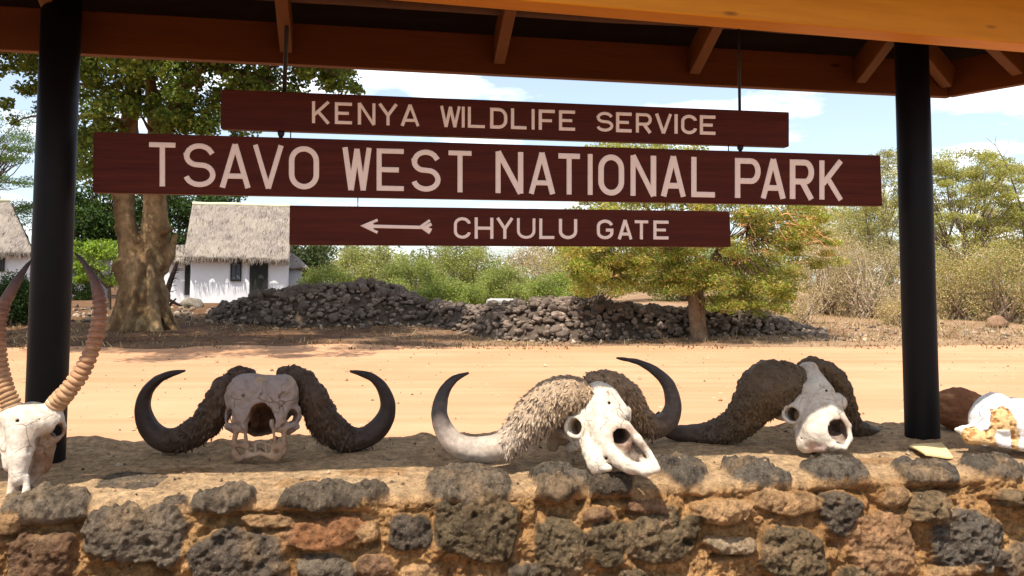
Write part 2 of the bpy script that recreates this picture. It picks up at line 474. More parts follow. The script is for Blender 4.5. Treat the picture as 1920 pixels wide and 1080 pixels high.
beam(fr + edir * 0.001 + perp_e * 0.001, e_end, perp_e, 0.045, 0.175, 'fascia_board', M['fascia'])
perp_n = np.array([ndir[1], -ndir[0], 0.0])
nb = beam(n_start, nb_r + ndir * 1.4, perp_n, 0.10, 0.225, 'eaves_beam', M['varnish'])
bevel(nb, 0.012, 3)
# roof covering: two slopes and a canted end, 6 cm thick
zr = 3.16
rl = wall_pt(-1.6, 0.12, zr); rr = wall_pt(3.15, 0.12, zr)
EZ_TOP = ZE + 0.18
def lift(p, z): q = np.array(p, float); q[2] = z; return q
f0, f1 = lift(f_start - fdir * 0.3 + perp_f * 0.10, EZ_TOP), lift(fr + perp_f * 0.10 + edir * 0.0, EZ_TOP)
e1 = lift(e_end + perp_e * 0.10 + ndir * 0.2, EZ_TOP)
n0 = wall_pt(-1.9, 1.0, 2.775); n1 = wall_pt(4.3, 1.0, 2.775); n2_ = wall_pt(5.3, 0.9, 2.775)  # unseen front overhang, shaped to set where the roof's shadow falls on the wall
mb = MB()
def slab(pts, th=0.06):
    pts = np.array(pts, float); k = len(pts)
    up = pts + np.array([0, 0, th])
    V = np.vstack([pts, up])
    T = [(0, i + 1, i) for i in range(1, k - 1)] + [(k, k + i, k + i + 1) for i in range(1, k - 1)]
    Qs = [(i, (i + 1) % k, k + (i + 1) % k, k + i) for i in range(k)]
    mb.add(V, Qs, T)
slab([f0, f1, rr, rl]); slab([f1, e1, n2_, rr]); slab([rl, rr, n2_, n1, n0])
mb.build('roof', M['deck'], shelter)
# purlin just above the far fascia and rafters rising to the ridge
mb = MB(); a = lift(f_start, EZ_TOP - 0.05) - perp_f * 0.20; b = lift(fr, EZ_TOP - 0.05) - perp_f * 0.20 - fdir * 0.15
mb.tube(np.linspace(a + EZ * 0.09, b + EZ * 0.09, 40) + fbm(np.linspace(0, 9, 40)[:, None] * np.array([1, 0.3, 0.1]), 3, 8)[:, None] * 0.015 * np.array([0, 0.4, 1]), 0.028, 10)
mb.build('purlin', wood('dark_purlin', (0.05, 0.018, 0.008), (0.11, 0.04, 0.015), (8, 8, 8), 0.6), shelter, smooth=True)
def rafter(a, b, w=0.05, h=0.11):
    a = np.array(a, float); b = np.array(b, float); d = b - a; d /= np.linalg.norm(d)
    s = np.cross(d, EZ); s /= np.linalg.norm(s); up = np.cross(s, d)
    m = MB(); m.box((a + b) / 2, s * w / 2, d * np.linalg.norm(b - a) / 2, up * h / 2)
    bevel(m.build('rafter', M['rafter'], shelter, origin=(a + b) / 2), 0.004)
for px in (-330, 160, 541, 940, 1343, 1718):
    e = on_plane(px, 100, 0)
    k = np.dot(on_height(px, 130, ZE) - fl, fdir)
    e = fl + fdir * k + EZ * 0.085 - perp_f * 0.002
    r = e - perp_f * 0.72; r[2] = zr - 0.16
    rafter(e, r)
e = fr + EZ * 0.085 - perp_f * 0.02 - fdir * 0.005
rafter(e, rr - EZ * 0.13)
for q in (0.42, 0.8):
    e = fr + (e_end - fr) * q + EZ * 0.085 - perp_e * 0.004
    rafter(e, rr + (n2_ - rr) * 0.25 * q - EZ * 0.12)

# ------------------------------------------------------------------ hanging signs
GL = {  # stroke skeletons in a unit box, y up
 'T': [[(0, 1), (1, 1)], [(.5, 1), (.5, 0)]],
 'A': [[(0, 0), (.5, 1), (1, 0)], [(.16, .27), (.84, .27)]],
 'V': [[(0, 1), (.5, 0), (1, 1)]],
 'W': [[(0, 1), (.25, 0), (.5, .97), (.75, 0), (1, 1)]],
 'E': [[(1, 1), (0, 1), (0, 0), (1, 0)], [(0, .5), (.8, .5)]],
 'N': [[(0, 0), (0, 1), (1, 0), (1, 1)]],
 'I': [[(.5, 1), (.5, 0)]],
 'L': [[(0, 1), (0, 0), (1, 0)]],
 'K': [[(0, 1), (0, 0)], [(1, 1), (.06, .40)], [(.30, .55), (1, 0)]],
 'Y': [[(0, 1), (.5, .47), (1, 1)], [(.5, .47), (.5, 0)]],
 'F': [[(1, 1), (0, 1), (0, 0)], [(0, .5), (.8, .5)]],
 'H': [[(0, 1), (0, 0)], [(1, 1), (1, 0)], [(0, .5), (1, .5)]],
}
def arc(cx, cy, rx, ry, a0, a1, n=10):
    return [(cx + rx * math.cos(R_(a0 + (a1 - a0) * i / n)), cy + ry * math.sin(R_(a0 + (a1 - a0) * i / n))) for i in range(n + 1)]
GL['O'] = [arc(.5, .68, .5, .32, 180, 0, 14) + arc(.5, .32, .5, .32, 0, -180, 14) + [(0, .68)]]
GL['C'] = [[(.98, .74)] + arc(.5, .68, .5, .32, 20, 180, 12) + arc(.5, .32, .5, .32, 180, 340, 12) + [(.98, .26)]]
GL['G'] = [[(.98, .76)] + arc(.5, .68, .5, .32, 25, 180, 12) + arc(.5, .32, .5, .32, 180, 360, 12) + [(1, .46), (.55, .46)]]
GL['U'] = [[(0, 1)] + arc(.5, .34, .5, .34, 180, 360, 14) + [(1, 1)]]
GL['D'] = [[(0, 0), (0, 1), (.5, 1)] + arc(.5, .6, .5, .4, 90, 0, 8) + arc(.5, .4, .5, .4, 0, -90, 8) + [(0, 0)]]
GL['P'] = [[(0, 0), (0, 1), (.66, 1)] + arc(.66, .73, .34, .27, 90, -90, 12) + [(0, .46)]]
GL['R'] = [[(0, 0), (0, 1), (.66, 1)] + arc(.66, .74, .34, .26, 90, -90, 12) + [(0, .48)], [(.5, .48), (1, 0)]]
GL['S'] = [[(.98, .80)] + arc(.5, .745, .47, .255, 25, 180, 9) + arc(.42, .745, .40, .235, 180, 255, 5) + [(.62, .50)] + arc(.58, .255, .42, .25, 75, 0, 5) + arc(.5, .255, .5, .255, 0, -155, 10) + [(.01, .20)]]
def ribbon(mb, pts, w, nrm, h=0.0035, sink=0.003):
    """routed and painted stroke: a low rounded ridge of width w along pts (3-D, in the board's face)"""
    pts = [np.asarray(p, float) for p in pts]
    clean = [pts[0]]
    for p in pts[1:]:
        if np.linalg.norm(p - clean[-1]) > 1e-4: clean.append(p)
    pts = np.array(clean); n = len(pts)
    closed = np.linalg.norm(pts[0] - pts[-1]) < 1e-4
    seg = np.diff(pts, axis=0); seg /= np.linalg.norm(seg, axis=1)[:, None]
    L_, R2 = [], []
    side = []
    for i in range(n):
        if closed and i in (0, n - 1): a, b = seg[-1], seg[0]
        else: a = seg[max(i - 1, 0)]; b = seg[min(i, n - 2)]
        sa = np.cross(nrm, a); sb = np.cross(nrm, b); m = sa + sb
        l = np.linalg.norm(m)
        if l < 0.25: m = sb; sc = 1.0
        else: m = m / l; sc = min(1.0 / max(np.dot(m, sb), 0.3), 2.1)
        side.append(m * sc * w / 2)
    side = np.array(side)
    if not closed:
        pass
    prof = [(-1, -sink), (-1, h * 0.35), (-0.62, h * 0.9), (0, h), (0.62, h * 0.9), (1, h * 0.35), (1, -sink)]
    k = len(prof)
    V = np.concatenate([[pts[i] + side[i] * a + nrm * b for a, b in prof] for i in range(n)])
    Q = [(i * k + j, i * k + j + 1, (i + 1) * k + j + 1, (i + 1) * k + j) for i in range(n - 1) for j in range(k - 1)]
    T = []
    if not closed:
        T = [(0, j + 1, j) for j in range(1, k - 1)]
        o = (n - 1) * k
        T += [(o, o + j, o + j + 1) for j in range(1, k - 1)]
    mb.add(V, Q, T)
def split_sharp(strokes, asp):
    out = []
    for st in strokes:
        cur = [st[0]]
        for i in range(1, len(st)):
            cur.append(st[i])
            if i < len(st) - 1:
                a = np.subtract(st[i], st[i - 1]) * [asp, 1]; b = np.subtract(st[i + 1], st[i]) * [asp, 1]
                if a @ b / (np.linalg.norm(a) * np.linalg.norm(b) + 1e-9) < -0.25:
                    out.append(cur); cur = [st[i]]
        out.append(cur)
    return out
def hanging_sign(corners, letters, top, bot, stroke, label, off, arrow=None, sx=None):
    """corners TL TR BR BL in the photograph; top / bot: two (x, y) fixing cap line and base line; letters: (char, x0, x1)"""
    TL, TR, BR, BL = [on_plane(x, y, off) for x, y in corners]
    c = (TL + TR + BR + BL) / 4
    rt = root('hanging_sign', (BL + BR) / 2 - EN * 0.02, label, 'sign')
    th = 0.045
    mb = MB(); back = -EN * th
    mb.hexa([BL + back, BR + back, BR, BL, TL + back, TR + back, TR, TL])
    bd = mb.build('board', M['red_board'], rt, origin=c)
    bd.data.transform(Matrix.Rotation(-YAW, 4, 'Z')); bd.rotation_euler = (0, 0, YAW)
    bevel(bd, 0.004)
    def line(p, x): return p[0][1] + (p[1][1] - p[0][1]) * (x - p[0][0]) / (p[1][0] - p[0][0])
    half = stroke / 2
    jr = random.Random(5)
    for ch, x0, x1 in letters:
        m = MB()
        w = stroke * (1.15 if ch in 'W' and False else 1)
        for q, st in enumerate(split_sharp(GL[ch], (x1 - x0) / 82.0 if stroke > 8 else (x1 - x0) / 40.0)):
            pp = []
            for (a, b) in st:
                if ch == 'I': x = (x0 + x1) / 2
                else: x = x0 + half + (x1 - x0 - stroke) * a
                yt = line(top, x) + half * (1 if ch in 'ETFDPRSOCGZ' else 0); yb = line(bot, x) - half * (1 if ch in 'ELDSOCGU' else 0)
                pp.append(on_plane(x, yb + (yt - yb) * b, off + 0.0002 * q))
            wm = on_plane(x0 + stroke, 300, off); w0 = on_plane(x0, 300, off)
            wreal = np.linalg.norm(wm - w0) * (1 + jr.uniform(-.07, .07))
            ribbon(m, pp, wreal, EN, 0.0032 + 0.0004 * q)
        m.build('letter', M['letter'], rt, smooth=False)
    if arrow: arrow(rt, off)
    return rt, (TL, TR, BR, BL)
EPS = 0.0
s1, c1 = hanging_sign([(414, 167), (1480, 210), (1480, 275), (413, 241)],
    [('K', 585, 619), ('E', 628, 663), ('N', 671, 704), ('Y', 709, 746), ('A', 751, 787), ('W', 825, 864), ('I', 865, 872), ('L', 877, 912), ('D', 919, 951),
     ('L', 958, 990), ('I', 996, 1003), ('F', 1010, 1043), ('E', 1048, 1081), ('S', 1118, 1150), ('E', 1155, 1187), ('R', 1192, 1222), ('V', 1228, 1260), ('I', 1264, 1271), ('C', 1277, 1307), ('E', 1312, 1344)],
    ((585, 190), (1343, 217)), ((585, 231), (1343, 253)), 5.9, 'topmost red-brown board with three carved words, hung on two steel rods', 0.0)
s2, c2 = hanging_sign([(175, 247), (1651, 291), (1655, 386), (173, 361)],
    [('T', 275, 334), ('S', 344, 404), ('A', 412, 470), ('V', 474, 532), ('O', 542, 598), ('W', 642, 697), ('E', 706, 762), ('S', 771, 826), ('T', 836, 889),
     ('N', 929, 981), ('A', 991, 1041), ('T', 1042, 1092), ('I', 1102, 1111), ('O', 1122, 1170), ('N', 1182, 1230), ('A', 1239, 1286), ('L', 1296, 1345),
     ('P', 1378, 1426), ('A', 1426, 1473), ('R', 1481, 1526), ('K', 1536, 1581)],
    ((275, 266), (1580, 302)), ((275, 349), (1580, 375)), 9.8, 'longest red-brown board with the largest pale letters, middle of three', 0.0)
def draw_arrow(rt, off):
    m = MB()
    def pl(lst, w, k=0):
        a = on_plane(700, 420, off); b = on_plane(700 + w, 420, off)
        ribbon(m, [on_plane(x, y, off + 0.0003 * k) for x, y in lst], np.linalg.norm(b - a), EN, 0.0032 + 0.0004 * k)
    pl([(688, 424), (795, 426.5)], 6.5, 0)
    pl([(708, 412.5), (681, 423.5), (708, 436)], 5.5, 1)
    pl([(700, 419), (684, 423.8), (700, 430)], 6, 2)
    pl([(806, 413), (789, 425), (806, 437)], 5.5, 3)
    pl([(809, 420), (797, 426), (809, 432)], 6.5, 4)
    m.build('arrow', M['letter'], rt)
s3, c3 = hanging_sign([(543, 385), (1369, 396), (1371, 463), (542, 459)],
    [('C', 851, 883), ('H', 890, 925), ('Y', 930, 963), ('U', 969, 1004), ('L', 1011, 1042), ('U', 1048, 1082), ('G', 1119, 1150), ('A', 1158, 1186), ('T', 1187, 1218), ('E', 1225, 1256)],
    ((851, 407), (1256, 414)), ((851, 447.5), (1256, 449)), 5.7, 'lowest red-brown board with a pale arrow pointing left', 0.0, draw_arrow)
# suspension: rods carry the top board, wires carry the lower two
mid = -0.022
def hang(parent, name, x, y0, y1, x1=None, r=0.003, z_top=None, mat='steel'):
    a = on_plane(x, y0, mid); b = on_plane(x1 if x1 else x, y1, mid)
    if z_top: a = a + (a - b) / (a - b)[2] * (z_top - a[2])
    MB().tube([a, b], r, 10).build(name, M[mat], parent, origin=a, smooth=True)
hang(s1, 'rod', 539, 20, 172, 533, 0.0085, 2.98)
hang(s1, 'rod', 1385, 60, 212, 1387, 0.0062, 2.98)
for x, y in ((527, 249), (1388, 275)):
    p = on_plane(x, y, mid); MB().tube([p + EZ * .004, p - EZ * 0.008, p - EZ * 0.020, p - EZ * 0.026], [0.014, 0.013, 0.006, 0.003], 10).build('nut', M['steel'], s1, smooth=True)
hang(s2, 'wire', 524, 240, 262, None, 0.003); hang(s2, 'wire', 545, 240, 262, None, 0.0022)
hang(s2, 'wire', 1366, 268, 288, None, 0.0022); hang(s2, 'wire', 1389, 268, 288, None, 0.003)
hang(s3, 'wire', 671, 370, 390, None, 0.002); hang(s3, 'wire', 1248, 376, 400, None, 0.002)

# ------------------------------------------------------------------ dry-stone and mortar wall
PROF = np.array([(0.64, 0.0), (0.605, 0.55), (0.580, 0.80), (0.572, 0.875), (0.562, 0.905), (0.50, 0.926), (0.38, 0.938), (0.0, 0.945), (-0.30, 0.950), (-0.37, 0.94), (-0.41, 0.90), (-0.44, 0.0)])
seg = np.linalg.norm(np.diff(PROF, axis=0), axis=1); SL = np.concatenate([[0], np.cumsum(seg)])
s_face = SL[1]
ss = np.unique(np.concatenate([np.arange(0, SL[1], 0.02), np.arange(SL[1], SL[9], 0.0050), np.arange(SL[9], SL[11], 0.03), [SL[11]]]))
uu = np.unique(np.concatenate([np.arange(-1.6, -0.55, 0.02), np.arange(-0.5, 4.5, 0.0050), np.arange(4.6, 6.2, 0.02)]))
def prof_at(s):
    return np.stack([np.interp(s, SL, PROF[:, 0]), np.interp(s, SL, PROF[:, 1])], -1)
def smooth_prof(s):
    return sum(prof_at(np.clip(s + d, 0, SL[-1])) for d in (-.012, -.006, 0, .006, .012)) / 5
pf = smooth_prof(ss); tg = np.gradient(pf, ss, axis=0); tg /= np.linalg.norm(tg, axis=1)[:, None]
nrm2 = np.stack([-tg[:, 1], tg[:, 0]], -1)
if nrm2[0, 0] < 0: nrm2 = -nrm2
def surf_hit(px, py):
    """(u, s) where the view ray meets the wall's skin"""
    d = ray(px, py); best = None
    for i in range(len(PROF) - 1):
        a, b = PROF[i], PROF[i + 1]
        pa = ORG + EN * a[0] + EZ * a[1]; e = EN * (b[0] - a[0]) + EZ * (b[1] - a[1])
        A = np.stack([d, -EU, -e], 1)
        try: t_, u_, k_ = np.linalg.solve(A, pa - CAM)
        except np.linalg.LinAlgError: continue
        if 0 <= k_ <= 1 and t_ > 0 and (best is None or t_ < best[0]):
            best = (t_, u_, SL[i] + k_ * seg[i])
    return (best[1], best[2]) if best else None
GREY = (0.128, 0.098, 0.070); DARK = (0.085, 0.065, 0.048); OLIVE = (0.112, 0.080, 0.046); BROWN = (0.165, 0.092, 0.052); RED = (0.24, 0.110, 0.050); TAN = (0.33, 0.195, 0.095); BLUE = (0.098, 0.080, 0.062)
STONES = [ # px, py, half width, half height, kind, height
 (250, 905, 62, 18, GREY, .008), (90, 955, 86, 26, GREY, .035), (247, 1005, 96, 62, GREY, .05), (420, 948, 64, 27, GREY, .04), (620, 938, 112, 23, GREY, .035),
 (877, 917, 86, 33, GREY, .035), (1047, 914, 57, 34, BLUE, .04), (1148, 918, 52, 20, DARK, .035), (1282, 892, 58, 30, BLUE, .035), (1427, 893, 58, 24, BLUE, .035),
 (1570, 886, 68, 22, BLUE, .035), (1737, 890, 70, 21, BLUE, .035), (1872, 884, 60, 24, BLUE, .035),
 (70, 1045, 76, 52, BROWN, .045), (447, 1057, 97, 58, DARK, .05), (600, 1066, 52, 30, GREY, .03), (763, 999, 44, 36, DARK, .045), (900, 997, 84, 58, OLIVE, .045),
 (610, 1002, 80, 34, RED, .02), (500, 978, 60, 14, TAN, .03), (1050, 1032, 62, 60, OLIVE, .045), (1142, 1022, 40, 44, OLIVE, .03), (1237, 1008, 70, 52, OLIVE, .04),
 (1355, 958, 50, 22, TAN, .05), (1375, 1022, 50, 18, (.26, .19, .12), .06), (1490, 1042, 56, 52, OLIVE, .05), (1582, 965, 42, 44, DARK, .045), (1738, 950, 40, 32, OLIVE, .045),
 (1655, 1022, 76, 70, (.27, .15, .075), .035), (1815, 1015, 70, 64, BLUE, .045), (1893, 936, 24, 22, OLIVE, .04), (1925, 1045, 50, 36, DARK, .04), (1470, 940, 64, 26, TAN, .02),
 (705, 1062, 40, 22, BROWN, .03), (790, 1075, 44, 22, TAN, .03), (1690, 930, 36, 22, TAN, .025), (330, 940, 22, 10, GREY, .015), (980, 1075, 30, 20, GREY, .03), (1600, 1078, 40, 20, OLIVE, .03),
 (1790, 1072, 50, 14, TAN, .04), (690, 1000, 24, 22, TAN, .03), (12, 985, 30, 20, TAN, .03), (1120, 965, 30, 16, BROWN, .03), (1215, 950, 44, 14, BROWN, .03), (1300, 990, 24, 22, OLIVE, .03),
 (560, 905, 40, 9, TAN, .010), (700, 885, 60, 8, TAN, .006), (350, 885, 60, 9, TAN, .006), (1650, 865, 60, 8, TAN, .006)]
U, S_ = np.meshgrid(uu, ss, indexing='ij')
base = (ORG + EU * U[..., None] + EN * np.interp(S_, ss, pf[:, 0])[..., None] + EZ * np.interp(S_, ss, pf[:, 1])[..., None])
qn = base
SFRONT, STOP, SBACK = SL[1], SL[6], SL[9]
face_w = 1 - sstep(SL[3], SL[5], S_)                                      # 1 on the face, 0 on the top
disp = fbm(qn * 8, 4, 21) * (0.010 + 0.055 * face_w) - 0.014 * face_w + fbm(qn * 16, 4, 27, .65) * 0.022 * face_w + fbm(qn * 30, 5, 22, 0.7) * (0.0060 + 0.030 * face_w)
pit = np.clip(fbm(qn * 22, 3, 23) - 0.25, 0, 1); disp -= pit * (0.006 + 0.05 * face_w)
disp += sstep(0.1, 0.5, fbm(qn * 2.2, 3, 31)) * 0.012 * (1 - face_w)
rear = sstep(SL[7] + .15, SL[8], S_) * (1 - sstep(SL[9], SL[10], S_))
disp += rear * (np.abs(fbm(qn * 5.5, 3, 33)) * 0.06 - .012)
mort = fbm(qn * 6, 4, 25)[..., None] * 0.5 + 0.5
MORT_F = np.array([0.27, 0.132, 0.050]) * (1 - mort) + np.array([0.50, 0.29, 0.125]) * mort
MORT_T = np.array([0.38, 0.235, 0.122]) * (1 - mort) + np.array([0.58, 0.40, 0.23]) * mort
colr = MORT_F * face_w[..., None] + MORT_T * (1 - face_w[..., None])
# brighter lime specks in the mortar
sp = sstep(0.45, 0.6, fbm(qn * 26, 3, 28))[..., None]
colr = colr * (1 - 0.5 * sp) + np.array([0.48, 0.33, 0.19]) * 0.5 * sp
rs = random.Random(9)
stones = []
for (px, py, hw, hh, kc, H) in STONES:
    a = surf_hit(px, py); l = surf_hit(px - hw, py); r = surf_hit(px + hw, py); t0 = surf_hit(px, py - hh); b0 = surf_hit(px, py + hh)
    if a is None or t0 is None or b0 is None: continue
    stones.append(((t0[1] + b0[1]) / 2, a[0], (r[0] - l[0]) / 2 * .95, max(abs(t0[1] - b0[1]) / 2 * .95, 0.02), kc, H * (1.25 if py < 960 and H >= .035 else .70), rs.uniform(-.25, .25), rs.uniform(2.2, 3.6)))
taken = [(b, a, c, d) for a, b, c, d, *_ in [(q[0], q[1], q[2], q[3]) for q in stones]]
kinds = [GREY, DARK, OLIVE, BROWN, TAN, BLUE]
tries = 0
while tries < 2500:                                                       # the rest of the wall, beyond the frame
    tries += 1
    u_ = rs.uniform(-1.5, 6.1); s_ = rs.uniform(0.05, SL[4]); hw = rs.uniform(.07, .15); hh = rs.uniform(.05, .10)
    if all(abs(u_ - a) > (hw + c) * 0.95 or abs(s_ - b) > (hh + d) * 0.95 for a, b, c, d in [(q[1], q[0], q[2], q[3]) for q in stones]):
        stones.append((s_, u_, hw, hh, rs.choice(kinds), rs.uniform(.03, .05), rs.uniform(-.3, .3), rs.uniform(2.2, 3.5)))
for k, (sc_, uc_, hu, hs, kc, H, ang, pw) in enumerate(stones):
    mu = np.abs(uu - uc_) < hu * 1.7 + .03; ms = np.abs(ss - sc_) < hs * 1.8 + .03
    iu = np.where(mu)[0]; is_ = np.where(ms)[0]
    if not len(iu) or not len(is_): continue
    sl = np.ix_(iu, is_)
    q = qn[sl]
    wu = fbm(q * 11 + k * 3.1, 4, 41) * 0.55 * min(hu, .09); wsv = fbm(q * 11 + k * 5.7, 4, 44) * 0.55 * min(hs, .09)
    du = U[sl] - uc_ + wu; ds = S_[sl] - sc_ + wsv
    ca, sa = math.cos(ang * .5), math.sin(ang * .5)
    a_, b_ = (du * ca + ds * sa) / hu, (-du * sa + ds * ca) / hs
    d = (np.abs(a_) ** pw + np.abs(b_) ** pw) ** (1 / pw)
    w = 1 - sstep(0.88, 1.04, d); wc = 1 - sstep(0.93, 1.01, d)
    dome = np.clip(1 - 0.55 * d ** 2, 0, 1)
    tilt = (a_ * rs.uniform(-.35, .35) + b_ * rs.uniform(-.45, .15)) * 0.5
    rgh = fbm(q * 26, 4, 51 + k % 7, 0.62) * 0.020 + fbm(q * 75, 2, 61) * 0.0075 - np.abs(fbm(q * 17, 3, 66 + k % 5)) * 0.014
    amp = (H / 0.05)
    pits = -np.clip(fbm(q * 48, 2, 71) - .10, 0, 1) * 0.045 * (1.0 if kc in (DARK, OLIVE, BLUE) else .5)
    mu_ = np.exp(-((ds / hs + 1.22) / .26) ** 2) * (1 - sstep(.7, 1.0, np.abs(a_))) * face_w[sl]
    disp[sl] -= mu_ * (1 - w) * rs.choice([0.012, .03, .05])
    h = w * (H * 1.15 * (dome + tilt * .7) + (rgh + pits) * min(1, amp + .2))
    disp[sl] = disp[sl] * (1 - w * .8) + h
    vary = 0.75 + 0.5 * (fbm(q * 14, 3, 81) * .5 + .5)
    kcol = np.array(kc) * rs.uniform(1.0, 1.4)
    dust = (sstep(0.0, 0.45, fbm(q * 10 + 9, 4, 91)) * 0.5)[..., None]
    ves = sstep(.12, .42, fbm(q * 60, 3, 73))[..., None] * (.55 if kc in (DARK, OLIVE, BLUE, GREY) else .35)
    cst = (kcol * vary[..., None] * (1 - dust) + np.array([0.34, 0.22, 0.12]) * dust) * (1 - ves) + np.array([.035, .026, .020]) * ves
    colr[sl] = colr[sl] * (1 - wc[..., None]) + cst * wc[..., None]
nrm3 = EN * np.interp(S_, ss, nrm2[:, 0])[..., None] + EZ * np.interp(S_, ss, nrm2[:, 1])[..., None]
WV = base + nrm3 * disp[..., None]
nu, ns = U.shape
I = np.arange(nu * ns).reshape(nu, ns)
Q = np.stack([I[:-1, :-1], I[1:, :-1], I[1:, 1:], I[:-1, 1:]], -1).reshape(-1, 4)
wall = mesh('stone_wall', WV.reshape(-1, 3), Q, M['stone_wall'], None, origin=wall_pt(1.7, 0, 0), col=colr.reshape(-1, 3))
tag(wall, 'low rubble wall of dark lava stones set in orange mortar across the foreground', 'wall')
def top_z(p):
    """height of the wall's skin under a world point (top side)"""
    r = np.asarray(p) - ORG; u_ = float(r @ EU); n_ = float(r @ EN)
    i = int(np.argmin(np.abs(uu - u_)))
    okm = ss > SL[3]
    nn = WV[i] - ORG; nv = nn @ EN
    j = int(np.argmin(np.abs(nv - n_) + (~okm) * 9))
    return float(WV[i, j, 2])
# ------------------------------------------------------------------ signed-distance modelling for skulls, trunks and stones
def sd_cone(p, a, ra, b, rb):
    pa = p - a; ba = b - a; L2 = max(float(ba @ ba), 1e-12)
    h = np.clip(pa @ ba / L2, 0, 1)
    return np.linalg.norm(pa - h[..., None] * ba, axis=-1) - (ra + (rb - ra) * h)
def sd_ell(p, c, r, axes=None):
    q = p - c
    if axes is not None: q = q @ np.asarray(axes).T
    r = np.asarray(r, float)
    k0 = np.linalg.norm(q / r, axis=-1); k1 = np.linalg.norm(q / (r * r), axis=-1)
    return k0 * (k0 - 1) / np.maximum(k1, 1e-9)
def sd_torus(p, c, n, R, r):
    n = np.asarray(n, float) / np.linalg.norm(n); q = p - c
    h = q @ n; w = np.linalg.norm(q - h[..., None] * n, axis=-1)
    return np.hypot(w - R, h) - r
def smin(a, b, k):
    h = np.clip(0.5 + 0.5 * (b - a) / k, 0, 1)
    return b * (1 - h) + a * h - k * h * (1 - h)
def smax(a, b, k): return -smin(-a, -b, k)
def surface_nets(fn, lo, hi, h):
    lo = np.asarray(lo, float); n = np.ceil((np.asarray(hi) - lo) / h).astype(int) + 1
    ax = [lo[i] + np.arange(n[i]) * h for i in range(3)]
    G = np.stack(np.meshgrid(*ax, indexing='ij'), -1)
    f = fn(G.reshape(-1, 3)).reshape(n)
    ins = f < 0
    c = n - 1
    acc = np.zeros((*c, 3)); cnt = np.zeros(c)
    offs = [(0, 0, 0), (1, 0, 0), (0, 1, 0), (1, 1, 0), (0, 0, 1), (1, 0, 1), (0, 1, 1), (1, 1, 1)]
    edges = [(0, 1), (2, 3), (4, 5), (6, 7), (0, 2), (1, 3), (4, 6), (5, 7), (0, 4), (1, 5), (2, 6), (3, 7)]
    def cor(o): return f[o[0]:o[0] + c[0], o[1]:o[1] + c[1], o[2]:o[2] + c[2]]
    for a, b in edges:
        fa, fb = cor(offs[a]), cor(offs[b]); m = (fa < 0) != (fb < 0)
        t = np.where(m, fa / np.where(m, fa - fb, 1), 0)
        pa, pb = np.array(offs[a], float), np.array(offs[b], float)
        acc += np.where(m[..., None], pa + (pb - pa) * t[..., None], 0); cnt += m
    act = cnt > 0
    idx = -np.ones(c, int); idx[act] = np.arange(act.sum())
    ii = np.argwhere(act)
    V = lo + (ii + acc[act] / cnt[act][:, None]) * h
    F = []
    for d in range(3):
        e, g_ = (d + 1) % 3, (d + 2) % 3
        sl0 = [slice(None)] * 3; sl1 = [slice(None)] * 3
        sl0[d] = slice(0, n[d] - 1); sl1[d] = slice(1, n[d])
        for q in (e, g_): sl0[q] = slice(1, n[q] - 1); sl1[q] = slice(1, n[q] - 1)
        A, B = ins[tuple(sl0)], ins[tuple(sl1)]
        w = np.argwhere(A != B)
        if not len(w): continue
        flip = A[tuple(w.T)]
        w = w.copy(); w[:, e] += 1; w[:, g_] += 1
        def cell(de, dg):
            q = w.copy(); q[:, e] -= de; q[:, g_] -= dg
            return idx[tuple(q.T)]
        q = np.stack([cell(1, 1), cell(0, 1), cell(0, 0), cell(1, 0)], -1)
        q[~flip] = q[~flip][:, ::-1]
        F.append(q)
    F = np.concatenate(F)
    return V, F[(F >= 0).all(1)]

class Px:
    """measured frame: photograph pixels plus z pixels towards the viewer, at a distance D"""
    def __init__(s, D): s.D = D; s.k = D / F_PX
    def __call__(s, x, y, z=0.0): return P(x, y, s.D - z * s.k)
    def r(s, r): return r * s.k
def build_sdf(fr, prims, lo, hi, h, rough=0.0018, seed=1):
    """prims: (op, kind, data..., k) in the frame fr"""
    items = []
    for p in prims:
        op, kd = p[0], p[1]
        if kd == 'c': items.append((op, kd, fr(*p[2]), fr.r(p[3]), fr(*p[4]), fr.r(p[5]), fr.r(p[6])))
        elif kd == 'e': items.append((op, kd, fr(*p[2]), [fr.r(p[3][0]), fr.r(p[3][2]), fr.r(p[3][1])], None, None, fr.r(p[4])))
        elif kd == 't':
            nx_, ny_, nz_ = p[3]; items.append((op, kd, fr(*p[2]), (nx_, -nz_, ny_), fr.r(p[4]), fr.r(p[5]), fr.r(p[6])))
    def fn(q):
        d = np.full(len(q), 9.0)
        for it in items:
            if it[1] == 'c': e = sd_cone(q, it[2], it[3], it[4], it[5])
            elif it[1] == 'e': e = sd_ell(q, it[2], it[3])
            else: e = sd_torus(q, it[2], it[3], it[4], it[5])
            d = smin(d, e, it[6]) if it[0] == '+' else smax(d, -e, it[6])
        return d + fbm(q * 60, 3, seed) * rough + fbm(q * 21, 2, seed + 1) * rough * 1.4
    return surface_nets(fn, lo, hi, h), items
def frame_bounds(fr, prims):
    pts = []
    for p in prims:
        if p[0] != '+': continue
        if p[1] == 'c': L_ = [(p[2], p[3]), (p[4], p[5])]
        elif p[1] == 'e': L_ = [(p[2], max(p[3]))]
        else: L_ = [(p[2], p[4] + p[5])]
        for c, r in L_:
            w = fr(*c); k = fr.r(r) + 0.012
            pts += [w - k, w + k]
    pts = np.array(pts); return pts.min(0), pts.max(0)
BONE = np.array([0.74, 0.67, 0.56])
